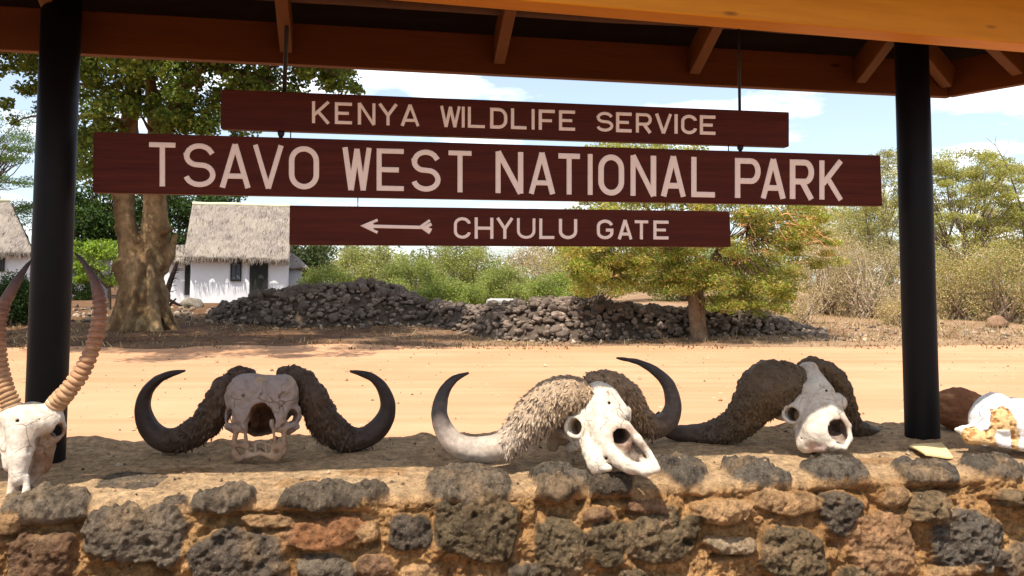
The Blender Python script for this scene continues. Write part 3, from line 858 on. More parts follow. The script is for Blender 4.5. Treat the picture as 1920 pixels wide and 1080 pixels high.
def skull(name, fr, prims, parent, bone=BONE, stain=0.35, seed=1, tissue_shade=None, h=0.0040, rough=0.0026):
    lo, hi = frame_bounds(fr, prims)
    (V, F), items = build_sdf(fr, prims, lo, hi, h, rough, seed=seed)
    c = np.repeat(bone[None], len(V), 0)
    s1_ = sstep(0.05, 0.55, fbm(V * 16, 4, seed + 3))[:, None] * stain
    c = c * (1 - s1_) + np.array([0.40, 0.27, 0.15]) * s1_
    s2_ = sstep(0.28, 0.6, fbm(V * 55, 3, seed + 6))[:, None] * stain
    c = c * (1 - s2_) + np.array([0.25, 0.17, 0.10]) * s2_
    for t in (tissue_shade or []):                                   # dried brown tissues and dirt, plus painted shade in sockets, nose cavities, antelope cheek
        m = (1 - sstep(0.6, 1.0, np.linalg.norm((V - fr(*t[0])) / fr.r(t[1]), axis=1)))[:, None]
        m = m * (0.55 + 0.45 * (fbm(V * 70, 3, seed + 9)[:, None] * .5 + .5))
        c = c * (1 - m) + np.array(t[2]) * m
    return mesh(name, V, F, M['bone'], parent, origin=V.mean(0), col=c)
def catmull(K, n):
    K = np.asarray(K, float); m = len(K)
    Kp = np.vstack([2 * K[0] - K[1], K, 2 * K[-1] - K[-2]])
    d = np.linalg.norm(np.diff(K[:, :3], axis=0), axis=1); cum = np.concatenate([[0], np.cumsum(d)])
    out = []
    for t in np.linspace(0, cum[-1], n):
        i = min(int(np.searchsorted(cum, t, 'right') - 1), m - 2); u = (t - cum[i]) / d[i]
        p0, p1, p2, p3 = Kp[i:i + 4]
        out.append(0.5 * (2 * p1 + (p2 - p0) * u + (2 * p0 - 5 * p1 + 4 * p2 - p3) * u * u + (3 * p1 - p0 - 3 * p2 + p3) * u ** 3))
    return np.array(out), np.linspace(0, 1, n)
def horn(name, pts, parent, shag=(0.0, 0.5), n_fl=1600, cols=None, seed=0, rings=0, rough_base=1.0, flake=(0.010, 0.026), fringe=True):
    """pts: (px, py, D, r px); base first, tip last; shag: stretch of the horn with ragged fibres"""
    K = []
    for px, py, D, r in pts:
        w = P(px, py, D); K.append((*w, r * D / F_PX))
    C, T = catmull(K, 190 if not rings else 300)
    path, rad = C[:, :3], np.maximum(C[:, 3], 0.0012)
    sides = 52
    tg = np.gradient(path, axis=0); tg /= np.linalg.norm(tg, axis=1)[:, None]
    a = np.cross(tg[0], [0.1, 0.9, 0.2]); A = []
    for i in range(len(path)):
        a = a - tg[i] * (a @ tg[i]); a /= np.linalg.norm(a); A.append(a.copy())
    A = np.array(A); B = np.cross(tg, A)
    th = np.arange(sides) * 2 * math.pi / sides
    N = A[:, None] * np.cos(th)[None, :, None] + B[:, None] * np.sin(th)[None, :, None]
    sh = (sstep(shag[0] - .02, shag[0] + .05, T) * (1 - sstep(shag[1] - .12, shag[1] + .06, T)))[:, None]
    base_ = path[:, None] + N * rad[:, None, None]
    d = fbm(base_ * 30, 4, seed) * 0.0022 + sh * rough_base * (fbm(base_ * 38, 4, seed + 2, .6) * 0.014 + fbm(base_ * 110, 3, seed + 3, .6) * 0.008)
    if rings:
        ph = np.clip(T / 0.72, 0, 1); fade = (1 - sstep(0.62, 0.80, T))[:, None]
        w = np.abs(((rings * ph ** 0.9)[:, None] + 0.12 * np.sin(th + 1)[None]) % 1 - 0.5) * 2
        d = d + fade * (sstep(0.15, 0.6, w) - 0.5) * 0.20 * rad[:, None]
    else:
        d = d + np.sin(th * 7 + 1.3)[None] * 0.0006
    d = d * sstep(0, .03, 1 - T)[:, None]
    V = (path[:, None] + N * (rad[:, None] + d)[..., None]).reshape(-1, 3)
    n = len(path)
    i = np.arange(n - 1)[:, None] * sides; j = np.arange(sides)[None]; j2 = (j + 1) % sides
    Q = np.stack([i + j, i + j2, i + sides + j2, i + sides + j], -1).reshape(-1, 4)
    V = np.vstack([V, path[:1] - tg[0] * rad[0] * 0.4, path[-1:]]); m = n * sides
    Tt = [(m, (k + 1) % sides, k) for k in range(sides)] + [(m + 1, (n - 1) * sides + k, (n - 1) * sides + (k + 1) % sides) for k in range(sides)]
    cols = cols or [(0, (0.10, 0.062, 0.036)), (0.5, (0.075, 0.05, 0.034)), (0.7, (0.045, 0.034, 0.028)), (1, (0.020, 0.016, 0.015))]
    cp = np.array([c[0] for c in cols]); cc = np.array([c[1] for c in cols])
    def colour(t): return np.stack([np.interp(t, cp, cc[:, q]) for q in range(3)], -1)
    tv = np.concatenate([np.repeat(T, sides), [0, 1]])
    tv2 = np.clip(tv + fbm(V * 24, 3, seed + 5) * 0.05, 0, 1)
    Cv = colour(tv2) * (1 + 0.35 * fbm(V * np.array([40, 40, 90]), 3, seed + 7))[:, None]
    mb = MB(); mb.add(V, Q, Tt, Cv)
    rg = np.random.default_rng(seed + 50)
    if n_fl:
        k = rg.uniform(shag[0], shag[1], n_fl); k = k[rg.random(n_fl) < 1 - sstep(shag[1] - .22, shag[1], k) * .85]
        fi = np.clip((k * (n - 1)).astype(int), 0, n - 1); sj = rg.integers(0, sides, len(k))
        c0 = V[fi * sides + sj]; nn = N[fi, sj]; tt = tg[fi]
        ln = rg.uniform(*flake, len(k))[:, None]; wd = rg.uniform(.0016, .0042, len(k))[:, None]
        down = np.array([0, 0, -1.0])
        dirv = nn * rg.uniform(.02, .42, len(k))[:, None] + tt * rg.uniform(.1, 1.0, len(k))[:, None] + down * rg.uniform(.3, 1.0, len(k))[:, None] + rg.normal(0, .22, (len(k), 3))
        dirv /= np.linalg.norm(dirv, axis=1)[:, None]
        sd = np.cross(dirv, nn); sd /= np.linalg.norm(sd, axis=1)[:, None] + 1e-9
        up = np.cross(sd, dirv)
        b0 = c0 - nn * 0.003
        p = np.stack([b0 - sd * wd, b0 + sd * wd, b0 + up * wd * 1.2, b0 + dirv * ln * .65 + sd * wd * .8 + nn * .002, b0 + dirv * ln * .65 - sd * wd * .8 + nn * .002, b0 + dirv * ln], 1).reshape(-1, 3)
        o = np.arange(len(k))[:, None] * 6
        Qf = np.concatenate([o + np.array([[0, 1, 3, 4]])], 0)
        Tf = np.concatenate([o + np.array([[1, 2, 3]]), o + np.array([[2, 0, 4]]), o + np.array([[2, 4, 3]]), o + np.array([[4, 3, 5]])], 0)
        cf = np.repeat(colour(k) * rg.uniform(.35, 1.7, (len(k), 1)), 6, 0)
        mb.add(p, Qf, Tf, cf)
    o = mb.build(name, M['horn'], parent, origin=path[n // 2], smooth=True, colour=True)
    fl = np.array([v < m + 2 for v in (p.vertices[0] for p in o.data.polygons)])
    o.data.polygons.foreach_set('use_smooth', fl)
    return o

# ------------------------------------------------------------------ buffalo skull facing the viewer, nasal bones gone
f1_ = Px(2.985)
r1 = root('buffalo_skull', (*f1_(490, 858)[:2], WALL_TOP), 'shaded buffalo skull facing the viewer squarely, its nose a hollow between bone struts', 'skull', 'buffalo skulls on the wall')
sk1 = [('+', 'e', (490, 750, -34), (66, 50, 40), 1), ('+', 'e', (455, 740, -22), (32, 38, 32), 9), ('+', 'e', (527, 740, -22), (32, 38, 32), 9), ('-', 'e', (490, 690, -20), (12, 14, 40), 10),
       ('+', 'e', (490, 772, -34), (60, 28, 42), 12), ('+', 'c', (437, 782, -20), 17, (470, 772, -4), 16, 8), ('+', 'c', (545, 780, -20), 17, (512, 772, -4), 16, 8),
       ('+', 'c', (452, 775, -2), 14, (462, 800, 2), 8, 8), ('+', 'c', (530, 775, -2), 14, (518, 798, 2), 8, 8),
       ('+', 'e', (490, 775, -90), (48, 44, 40), 10),
       ('-', 'e', (487, 806, 14), (27, 49, 66), 3), ('-', 'e', (489, 832, -30), (36, 18, 60), 4), ('-', 'c', (464, 792, 30), 7, (464, 796, -20), 6, 3), ('-', 'c', (505, 770, 30), 8, (502, 776, -20), 6, 3), ('-', 'c', (476, 766, 30), 5, (476, 770, -10), 4, 3),
       ('-', 'c', (424, 782, 4), 14, (446, 782, -36), 12, 3), ('-', 'c', (554, 780, 4), 14, (532, 780, -36), 12, 3),
       ('+', 't', (431, 782, -14), (-.75, 0, .66), 17, 3.6, 3), ('+', 't', (548, 780, -14), (.75, 0, .66), 17, 3.6, 3),
       ('+', 'c', (433, 798, -16), 7, (458, 806, -2), 6, 5), ('+', 'c', (547, 797, -16), 7, (522, 806, -2), 6, 5),
       ('+', 'c', (425, 800, -22), 6, (440, 806, -26), 7, 4), ('+', 'c', (556, 800, -22), 6, (540, 808, -26), 8, 4),
       ('+', 'c', (443, 804, -6), 5, (439, 830, 0), 4, 5), ('+', 'c', (439, 830, 0), 4, (441, 850, 2), 6, 5), ('+', 'c', (440, 850, 2), 7, (448, 860, 6), 6, 4), ('+', 'c', (463, 786, 0), 4, (460, 820, 4), 2.8, 4), ('+', 'c', (460, 820, 4), 2.8, (464, 848, 8), 4, 4),
       ('+', 'c', (440, 834, 0), 6, (463, 838, 8), 5, 4), ('+', 'c', (534, 804, -6), 6, (529, 850, 2), 5.5, 5), ('+', 'c', (529, 848, 2), 7, (522, 861, 6), 6, 4),
       ('+', 'c', (510, 790, 0), 4, (515, 822, 5), 2.6, 4), ('+', 'c', (515, 822, 5), 2.6, (511, 850, 8), 3.4, 4), ('+', 'c', (529, 832, 0), 5, (513, 838, 8), 4.5, 4),
       ('+', 'c', (452, 859, 8), 5, (470, 853, 12), 3.6, 4), ('+', 'c', (470, 853, 12), 3.6, (488, 850, 13), 3.4, 3), ('+', 'c', (488, 850, 13), 3.4, (514, 857, 9), 4.4, 4),
       ('+', 'c', (462, 838, -4), 4, (486, 828, -10), 4, 3), ('+', 'c', (486, 828, -10), 4.5, (512, 836, -4), 4, 3), ('+', 'c', (478, 832, -12), 5, (480, 850, 4), 3, 3), ('+', 'c', (498, 832, -12), 5, (500, 850, 4), 3, 3),
       ('-', 'c', (456, 736, 24), 4, (456, 742, 4), 2.5, 2), ('-', 'c', (525, 738, 24), 3.6, (525, 744, 4), 2.2, 2), ('-', 'c', (531, 735, 24), 2.6, (531, 737, 4), 2, 2),
       ('-', 'c', (491, 722, 15), 1.4, (488, 756, 15), 1.8, 1.5), ('-', 'e', (450, 822, 22), (6, 14, 14), 2), ('-', 'e', (521, 822, 22), (5, 12, 14), 2)]
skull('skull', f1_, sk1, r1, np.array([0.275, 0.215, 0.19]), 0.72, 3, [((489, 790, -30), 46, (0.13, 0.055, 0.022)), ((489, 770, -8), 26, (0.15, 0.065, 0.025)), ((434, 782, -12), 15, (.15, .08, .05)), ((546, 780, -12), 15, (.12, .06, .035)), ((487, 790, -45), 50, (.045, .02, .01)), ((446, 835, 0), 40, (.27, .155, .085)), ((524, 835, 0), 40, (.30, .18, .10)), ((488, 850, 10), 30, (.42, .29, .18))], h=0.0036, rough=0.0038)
dkh = [(0, (0.062, 0.034, 0.018)), (0.45, (0.052, 0.029, 0.016)), (0.66, (0.036, 0.022, 0.016)), (1, (0.020, 0.014, 0.012))]
horn('horn', [(478, 700, 3.14, 6), (462, 701, 3.12, 13), (442, 712, 3.10, 20), (421, 736, 3.08, 27), (404, 768, 3.08, 28), (378, 800, 3.10, 27), (342, 822, 3.12, 24.5), (307, 824, 3.13, 21.5), (281, 804, 3.13, 18.5), (268, 770, 3.12, 15), (274, 737, 3.11, 11.5), (295, 713, 3.10, 8.5), (321, 701, 3.09, 6), (347, 695, 3.08, 2)], r1, (0.0, 0.50), 1900, dkh, 11)
horn('horn', [(522, 697, 3.16, 6), (538, 698, 3.14, 12), (558, 706, 3.13, 18), (580, 735, 3.11, 26), (596, 768, 3.12, 29), (618, 803, 3.15, 29), (650, 822, 3.18, 24), (684, 820, 3.20, 20), (712, 800, 3.21, 19), (727, 768, 3.21, 15), (722, 737, 3.20, 11.5), (704, 712, 3.19, 8.5), (681, 701, 3.19, 6), (656, 696, 3.18, 2)], r1, (0.0, 0.58), 2200, dkh, 17)

# ------------------------------------------------------------------ buffalo skull turned to the right, nose over the wall's edge
f2_ = Px(3.03)
r2 = root('buffalo_skull', (*f2_(1150, 880, 120)[:2], WALL_TOP), 'sunlit buffalo skull turned to the right with shaggy grey-tan horn bases', 'skull', 'buffalo skulls on the wall')
sk2 = [('+', 'c', (1122, 742, 40), 26, (1128, 772, 58), 36, 1), ('+', 'c', (1140, 745, 45), 20, (1150, 778, 62), 30, 8),
       ('+', 'c', (1086, 795, 62), 22, (1163, 782, 40), 18, 10), ('+', 'c', (1130, 790, 68), 38, (1158, 842, 122), 28, 10), ('+', 'c', (1104, 818, 74), 21, (1122, 868, 122), 19, 10),
       ('+', 'c', (1112, 850, 100), 17, (1118, 882, 128), 9, 6), ('+', 'c', (1118, 880, 128), 7, (1142, 878, 142), 6, 4), ('+', 'c', (1140, 782, 88), 20, (1168, 811, 124), 13, 8),
       ('+', 'c', (1150, 846, 134), 17, (1178, 872, 170), 12, 6), ('+', 'c', (1178, 872, 170), 12, (1210, 884, 190), 7, 5), ('+', 'c', (1210, 884, 190), 7, (1229, 880, 194), 6, 4), ('+', 'c', (1160, 866, 152), 10, (1186, 884, 176), 6, 4),
       ('+', 'c', (1172, 802, 108), 12, (1196, 824, 142), 8, 6), ('+', 'c', (1196, 824, 142), 8, (1216, 850, 170), 6.5, 4), ('+', 'c', (1216, 850, 170), 6.5, (1232, 878, 192), 6, 4), ('+', 'c', (1200, 858, 172), 6, (1222, 880, 188), 6, 4),
       ('+', 'c', (1096, 786, 62), 25, (1081, 800, 68), 20, 8), ('+', 'c', (1156, 842, 96), 18, (1208, 874, 160), 9, 8), ('+', 'e', (1168, 780, 36), (13, 14, 16), 6), ('+', 'e', (1176, 770, 30), (7, 9, 10), 4),
       ('+', 'c', (1096, 765, -6), 42, (1066, 806, -6), 30, 8), ('+', 'c', (1078, 818, 52), 10, (1046, 812, 14), 10, 6), ('+', 'c', (1048, 788, 8), 14, (1036, 836, 4), 11, 6), ('+', 'c', (1030, 800, 0), 10, (1024, 780, -4), 12, 6),
       ('+', 'c', (1090, 830, 60), 14, (1070, 838, 20), 10, 6),
       ('-', 'c', (1172, 828, 168), 17, (1190, 850, 190), 12, 3), ('-', 'c', (1176, 834, 165), 16, (1146, 800, 70), 12, 3), ('-', 'c', (1190, 848, 192), 11, (1212, 876, 212), 5, 3), ('-', 'c', (1140, 895, 150), 9, (1160, 884, 168), 6, 3),
       ('-', 'c', (1068, 800, 100), 17, (1106, 801, 36), 13, 3), ('+', 't', (1077, 801, 82), (-.50, 0.02, .86), 17.5, 3.0, 6),
       ('-', 'c', (1142, 756, 90), 2.6, (1142, 756, 50), 2.2, 2), ('-', 'c', (1138, 859, 160), 3.4, (1136, 859, 120), 2.5, 2), ('-', 'c', (1122, 862, 160), 2, (1122, 862, 120), 2, 2)]
skull('skull', f2_, sk2, r2, np.array([0.60, 0.52, 0.42]), 0.30, 8, [((1090, 801, 60), 24, (0.12, 0.06, 0.03)), ((1168, 826, 122), 36, (0.13, 0.055, 0.03)), ((1194, 852, 156), 30, (0.05, 0.02, 0.012)), ((1150, 806, 90), 36, (0.08, 0.035, 0.02)), ((1040, 800, 0), 60, (0.27, 0.16, 0.085)), ((1116, 884, 126), 16, (0.42, 0.27, 0.19))])
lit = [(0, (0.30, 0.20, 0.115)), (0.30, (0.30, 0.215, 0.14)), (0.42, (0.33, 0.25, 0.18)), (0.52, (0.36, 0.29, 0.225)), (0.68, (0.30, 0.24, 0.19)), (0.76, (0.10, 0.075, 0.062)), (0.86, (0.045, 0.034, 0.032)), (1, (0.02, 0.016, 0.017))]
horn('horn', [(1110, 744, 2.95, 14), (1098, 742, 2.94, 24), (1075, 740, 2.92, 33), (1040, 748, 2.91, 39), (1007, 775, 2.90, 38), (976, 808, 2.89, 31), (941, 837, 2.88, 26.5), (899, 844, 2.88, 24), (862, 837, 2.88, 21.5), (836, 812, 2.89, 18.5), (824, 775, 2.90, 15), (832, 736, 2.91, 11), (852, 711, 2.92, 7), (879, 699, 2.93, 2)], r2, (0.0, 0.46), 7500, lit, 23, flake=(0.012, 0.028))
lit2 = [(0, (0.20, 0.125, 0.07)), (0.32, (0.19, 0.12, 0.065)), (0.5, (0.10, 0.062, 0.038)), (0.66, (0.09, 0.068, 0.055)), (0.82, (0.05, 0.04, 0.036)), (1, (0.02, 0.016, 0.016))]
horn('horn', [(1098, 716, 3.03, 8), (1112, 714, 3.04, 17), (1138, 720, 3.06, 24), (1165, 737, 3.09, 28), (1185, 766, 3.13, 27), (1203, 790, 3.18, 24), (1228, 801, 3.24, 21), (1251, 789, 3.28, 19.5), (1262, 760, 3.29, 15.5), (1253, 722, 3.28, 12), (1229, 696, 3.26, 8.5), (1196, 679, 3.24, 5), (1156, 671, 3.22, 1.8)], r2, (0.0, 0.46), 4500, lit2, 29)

# ------------------------------------------------------------------ third buffalo skull beside the right post
f3_ = Px(3.27)
r3 = root('buffalo_skull', (*f3_(1545, 845, 90)[:2], WALL_TOP), 'white-faced buffalo skull with dark woolly horn bases, nearest the right post', 'skull', 'buffalo skulls on the wall')
sk3 = [('+', 'c', (1516, 697, 0), 19, (1525, 738, 26), 37, 1), ('+', 'c', (1490, 770, 36), 21, (1566, 754, 16), 18, 10), ('+', 'c', (1530, 765, 40), 36, (1540, 812, 84), 33, 10),
       ('+', 'c', (1506, 800, 48), 17, (1512, 830, 74), 17, 8), ('+', 'c', (1505, 838, 74), 9, (1542, 841, 104), 7, 5), ('+', 'c', (1540, 755, 56), 24, (1560, 786, 90), 15, 8),
       ('+', 'c', (1540, 824, 96), 13, (1560, 836, 112), 7, 5), ('+', 'c', (1560, 836, 112), 6, (1584, 840, 124), 4, 3), ('+', 'c', (1570, 776, 70), 13, (1588, 798, 96), 7, 5), ('+', 'c', (1588, 798, 96), 6, (1594, 822, 116), 4.5, 4), ('+', 'c', (1594, 822, 116), 4.5, (1584, 840, 126), 4.5, 3),
       ('+', 'c', (1500, 764, 40), 22, (1487, 776, 44), 17, 8), ('+', 'c', (1550, 806, 60), 18, (1578, 832, 100), 9, 8), ('+', 'e', (1574, 757, 16), (11, 12, 14), 6), ('+', 'c', (1506, 735, -48), 42, (1488, 768, -30), 28, 8), ('+', 'c', (1470, 780, 20), 9, (1458, 775, -10), 10, 5),
       ('-', 'c', (1573, 803, 122), 17, (1575, 822, 136), 13, 3), ('-', 'c', (1575, 810, 122), 17, (1548, 784, 30), 12, 3), ('-', 'c', (1560, 845, 120), 5, (1575, 846, 130), 4, 2), ('+', 'c', (1568, 786, 52), 13, (1586, 824, 76), 10, 5), ('+', 'c', (1556, 812, 62), 12, (1578, 832, 84), 9, 5),
       ('-', 'c', (1476, 776, 72), 15, (1508, 776, 16), 12, 3), ('+', 't', (1484, 776, 54), (-.48, .04, .88), 15, 2.8, 6),
       ('-', 'c', (1549, 733, 70), 2.6, (1549, 733, 20), 2, 2), ('-', 'c', (1503, 822, 110), 2.5, (1503, 822, 60), 2, 2)]
skull('skull', f3_, sk3, r3, np.array([0.56, 0.48, 0.39]), 0.34, 14, [((1492, 776, 34), 20, (0.07, 0.035, 0.02)), ((1566, 806, 88), 34, (0.11, 0.05, 0.03)), ((1580, 814, 66), 30, (0.06, 0.028, 0.018)), ((1520, 704, 4), 36, (0.46, 0.36, 0.28)), ((1535, 843, 100), 24, (0.56, 0.36, 0.28))])
wool = [(0, (0.085, 0.052, 0.024)), (0.4, (0.082, 0.050, 0.024)), (0.62, (0.075, 0.046, 0.028)), (0.8, (0.06, 0.04, 0.028)), (1, (0.03, 0.022, 0.018))]
horn('horn', [(1506, 708, 3.25, 14), (1494, 710, 3.24, 27), (1470, 716, 3.23, 41), (1438, 728, 3.23, 48), (1412, 760, 3.25, 39), (1384, 792, 3.28, 30), (1346, 809, 3.31, 23), (1302, 813, 3.34, 17), (1264, 811, 3.37, 14), (1240, 800, 3.40, 11), (1230, 785, 3.42, 6), (1236, 772, 3.43, 2)], r3, (0.0, 0.72), 4200, wool, 37, flake=(0.006, 0.015))
horn('horn', [(1496, 686, 3.34, 6), (1512, 687, 3.35, 14), (1536, 692, 3.37, 20), (1562, 711, 3.40, 22), (1580, 742, 3.43, 20), (1590, 775, 3.46, 18), (1602, 798, 3.50, 15), (1622, 806, 3.54, 12), (1638, 808, 3.60, 8), (1650, 808, 3.66, 4), (1655, 806, 3.70, 2)], r3, (0.0, 0.72), 2600, wool, 41, flake=(0.006, 0.015))

# ------------------------------------------------------------------ antelope skull with tall ringed horns
f4_ = Px(2.62)
r4 = root('antelope_skull', (*f4_(36, 940, 60)[:2], WALL_TOP - 0.03), 'narrow antelope skull with tall ringed lyre-shaped horns leaning before the left post', 'skull')
sk4 = [('+', 'c', (26, 790, 0), 26, (88, 788, -4), 26, 1), ('+', 'e', (58, 790, 0), (56, 30, 34), 10), ('+', 'c', (46, 802, 18), 32, (37, 858, 40), 19, 8), ('+', 'c', (37, 858, 40), 19, (33, 898, 52), 13, 6),
       ('+', 'c', (88, 805, -14), 18, (74, 840, -4), 16, 5), ('+', 'c', (86, 825, -22), 18, (78, 872, -6), 16, 6), ('+', 'c', (76, 872, -4), 13, (56, 905, 22), 7, 6), ('+', 'c', (18, 815, 10), 18, (20, 872, 34), 12, 8),
       ('+', 'c', (100, 790, -14), 17, (112, 806, -16), 9, 6), ('+', 'c', (108, 820, -14), 7, (88, 836, -4), 8, 5), ('+', 'c', (6, 795, -6), 14, (0, 822, -8), 9, 6),
       ('+', 'c', (24, 895, 52), 8, (16, 944, 64), 4.5, 4), ('+', 'c', (48, 895, 48), 7, (50, 920, 54), 5, 4), ('+', 'c', (50, 920, 54), 6, (42, 944, 62), 5.5, 4), ('+', 'c', (36, 900, 38), 12, (30, 941, 55), 9, 3),
       ('+', 'c', (26, 775, -4), 17, (22, 764, -6), 16, 6), ('+', 'c', (96, 772, -6), 18, (102, 760, -8), 16, 6), ('+', 'e', (60, 790, -40), (42, 36, 34), 8),
       ('-', 'c', (116, 806, 4), 14, (92, 806, -24), 12, 3), ('+', 't', (105, 806, -8), (.78, 0, .62), 16, 3.6, 3), ('-', 'c', (84, 812, 30), 6, (64, 846, 40), 6, 3), ('-', 'c', (34, 898, 74), 9, (31, 958, 80), 9, 2),
       ('-', 'c', (33, 789, 60), 3.6, (33, 789, 20), 3, 2), ('-', 'c', (75, 787, 60), 2.6, (75, 787, 20), 2.4, 2), ('-', 'c', (24, 818, 70), 2.2, (28, 844, 70), 2, 2), ('-', 'c', (58, 842, 40), 5, (56, 870, 62), 4, 3)]
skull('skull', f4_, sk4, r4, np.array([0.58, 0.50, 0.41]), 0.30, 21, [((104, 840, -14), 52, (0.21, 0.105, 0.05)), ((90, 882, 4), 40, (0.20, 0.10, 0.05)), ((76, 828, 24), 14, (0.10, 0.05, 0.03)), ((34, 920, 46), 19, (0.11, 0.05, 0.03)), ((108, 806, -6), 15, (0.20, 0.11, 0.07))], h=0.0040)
hc = [(0, (0.36, 0.215, 0.105)), (0.2, (0.37, 0.20, 0.10)), (0.45, (0.27, 0.125, 0.065)), (0.7, (0.135, 0.062, 0.042)), (0.88, (0.05, 0.03, 0.025)), (1, (0.02, 0.015, 0.014))]
horn('horn', [(99, 766, 2.63, 16.5), (110, 751, 2.63, 16), (126, 734, 2.63, 15.5), (150, 702, 2.64, 15), (170, 662, 2.65, 13.5), (183, 618, 2.67, 13), (187, 572, 2.69, 11.5), (179, 532, 2.71, 9), (161, 498, 2.73, 5.5), (140, 474, 2.74, 1.4)], r4, (0, .01), 0, hc, 51, rings=23)
horn('horn', [(24, 770, 2.63, 16.5), (18, 752, 2.63, 16), (10, 732, 2.63, 15), (1, 696, 2.64, 14), (-5, 655, 2.65, 14), (-4, 612, 2.67, 12.5), (8, 572, 2.69, 11), (26, 536, 2.71, 8.5), (44, 508, 2.73, 5), (60, 486, 2.74, 1.4)], r4, (0, .01), 0, hc, 52, rings=23)

# ------------------------------------------------------------------ pieces lying at the right end of the wall
def in_poly(x, y, poly):
    r = np.zeros(len(x), bool); n = len(poly)
    for i in range(n):
        (x0, y0), (x1, y1) = poly[i], poly[i - 1]
        c = ((y0 > y) != (y1 > y)); r ^= c & (x < (x1 - x0) * (y - y0) / (y1 - y0 + 1e-12) + x0)
    return r
f5 = Px(3.16)
sk5 = [('+', 'c', (1862, 790, 0), 40, (1935, 800, -4), 46, 1), ('+', 'e', (1868, 785, -6), (36, 48, 46), 10), ('+', 'c', (1840, 810, 10), 20, (1806, 806, 8), 8, 10), ('+', 'c', (1822, 818, 14), 14, (1850, 822, 26), 12, 8),
       ('+', 'c', (1850, 824, 24), 11, (1930, 838, 34), 11, 8), ('+', 'c', (1806, 806, 8), 8, (1794, 805, 4), 4, 4), ('+', 'e', (1900, 768, -20), (40, 22, 40), 8),
       ('-', 'e', (1856, 860, 30), (60, 20, 60), 6), ('-', 'e', (1930, 866, 30), (50, 18, 60), 6)]
lo, hi = frame_bounds(f5, sk5)
(V, F), _ = build_sdf(f5, sk5, lo, hi, 0.0045, 0.002, 33)
# broken faces where the tan honeycombed inside of the bone shows
dv = V - CAM; zc = dv[:, 1] * _c + dv[:, 2] * _s; ex = CX + F_PX * dv[:, 0] / zc; ey = CY - F_PX * (-dv[:, 1] * _s + dv[:, 2] * _c) / zc
wob = fbm(V * 40, 3, 6) * 4
spong = in_poly(ex + wob, ey + wob, [(1858, 768), (1880, 762), (1893, 766), (1906, 788), (1912, 820), (1912, 846), (1896, 842), (1895, 808), (1870, 806), (1870, 838), (1845, 834), (1812, 838), (1800, 822), (1803, 808), (1824, 796), (1836, 806), (1856, 806)])
spong &= ~in_poly(ex, ey, [(1870, 808), (1893, 808), (1894, 842), (1870, 838)])
cells = fbm(V * 75, 3, 35); cellm = sstep(0.02, 0.28, cells)[:, None]
cs = np.where(cellm > 0, 1, 1) * (np.array([0.62, 0.40, 0.19]) * (1 - cellm) + np.array([0.36, 0.17, 0.06]) * cellm)
c5 = np.where(spong[:, None], cs, np.array([[0.74, 0.71, 0.68]]) * (1 - 0.12 * sstep(.1, .5, fbm(V * 14, 4, 3))[:, None]))
nrm_guess = np.array([0, -1, 0.2])
V = V - np.where(spong[:, None], (0.003 + cellm * 0.006) * nrm_guess, 0)
bf = mesh('bone_fragment', V, F, M['bone'], None, origin=(*f5(1870, 845)[:2], WALL_TOP), col=c5)
tag(bf, 'large bleached bone fragment with tan honeycombed broken faces at the wall end', 'bone')
f6 = Px(3.66)
sk6 = [('+', 'c', (1785, 765, 0), 34, (1810, 772, 0), 30, 1), ('+', 'e', (1800, 768, -4), (44, 40, 36), 8), ('+', 'c', (1766, 752, 2), 12, (1790, 738, 4), 10, 6), ('+', 'c', (1800, 742, 6), 10, (1838, 750, 0), 8, 6), ('+', 'c', (1772, 785, 8), 12, (1806, 792, 8), 9, 6), ('-', 'e', (1850, 810, 20), (26, 30, 60), 4)]
lo, hi = frame_bounds(f6, sk6); (V, F), _ = build_sdf(f6, sk6, lo, hi, 0.006, 0.006, 43)
m = sstep(-.1, .3, fbm(V * np.array([12, 12, 40]), 4, 7))[:, None]
c6 = np.array([0.24, 0.10, 0.05]) * (1 - m) + np.array([0.42, 0.21, 0.10]) * m
tag(mesh('brown_rock', V, F, M['lava'], None, origin=(*f6(1800, 800)[:2], WALL_TOP), col=c6), 'rounded reddish-brown rock just right of the right post', 'rock')
# curled yellowed card
pts = [(1704, 838), (1765, 827), (1787, 855), (1735, 859)]
w = [on_height(x, y, WALL_TOP + .012) for x, y in pts]
mb = MB(); n = 12; V = []
for i in range(n + 1):
    for j in range(n + 1):
        a, b = i / n, j / n
        p = w[0] * (1 - a) * (1 - b) + w[1] * a * (1 - b) + w[2] * a * b + w[3] * (1 - a) * b
        p = p + EZ * (0.016 * (1 - a) ** 3 * (0.4 + 0.6 * b) + 0.012 * b * (1 - b) + 0.004 * math.sin(5 * a))
        V.append(p)
V = np.array(V); k = (n + 1) ** 2
I = np.arange(k).reshape(n + 1, n + 1)
Q = np.stack([I[:-1, :-1], I[1:, :-1], I[1:, 1:], I[:-1, 1:]], -1).reshape(-1, 4)
rim = list(I[:, 0]) + list(I[-1, 1:]) + list(I[::-1, -1][1:]) + list(I[0, ::-1][1:-1])
side = [(rim[i], rim[(i + 1) % len(rim)], rim[(i + 1) % len(rim)] + k, rim[i] + k) for i in range(len(rim))]
V2 = np.vstack([V, V - EZ * 0.006])
cd = mesh('card', V2, np.concatenate([Q, Q[:, ::-1] + k, np.array(side)]), M['card'], None, origin=V.mean(0) - EZ * .01, smooth=False)
tag(cd, 'curled piece of yellowed card lying on the wall top below the right post', 'card')
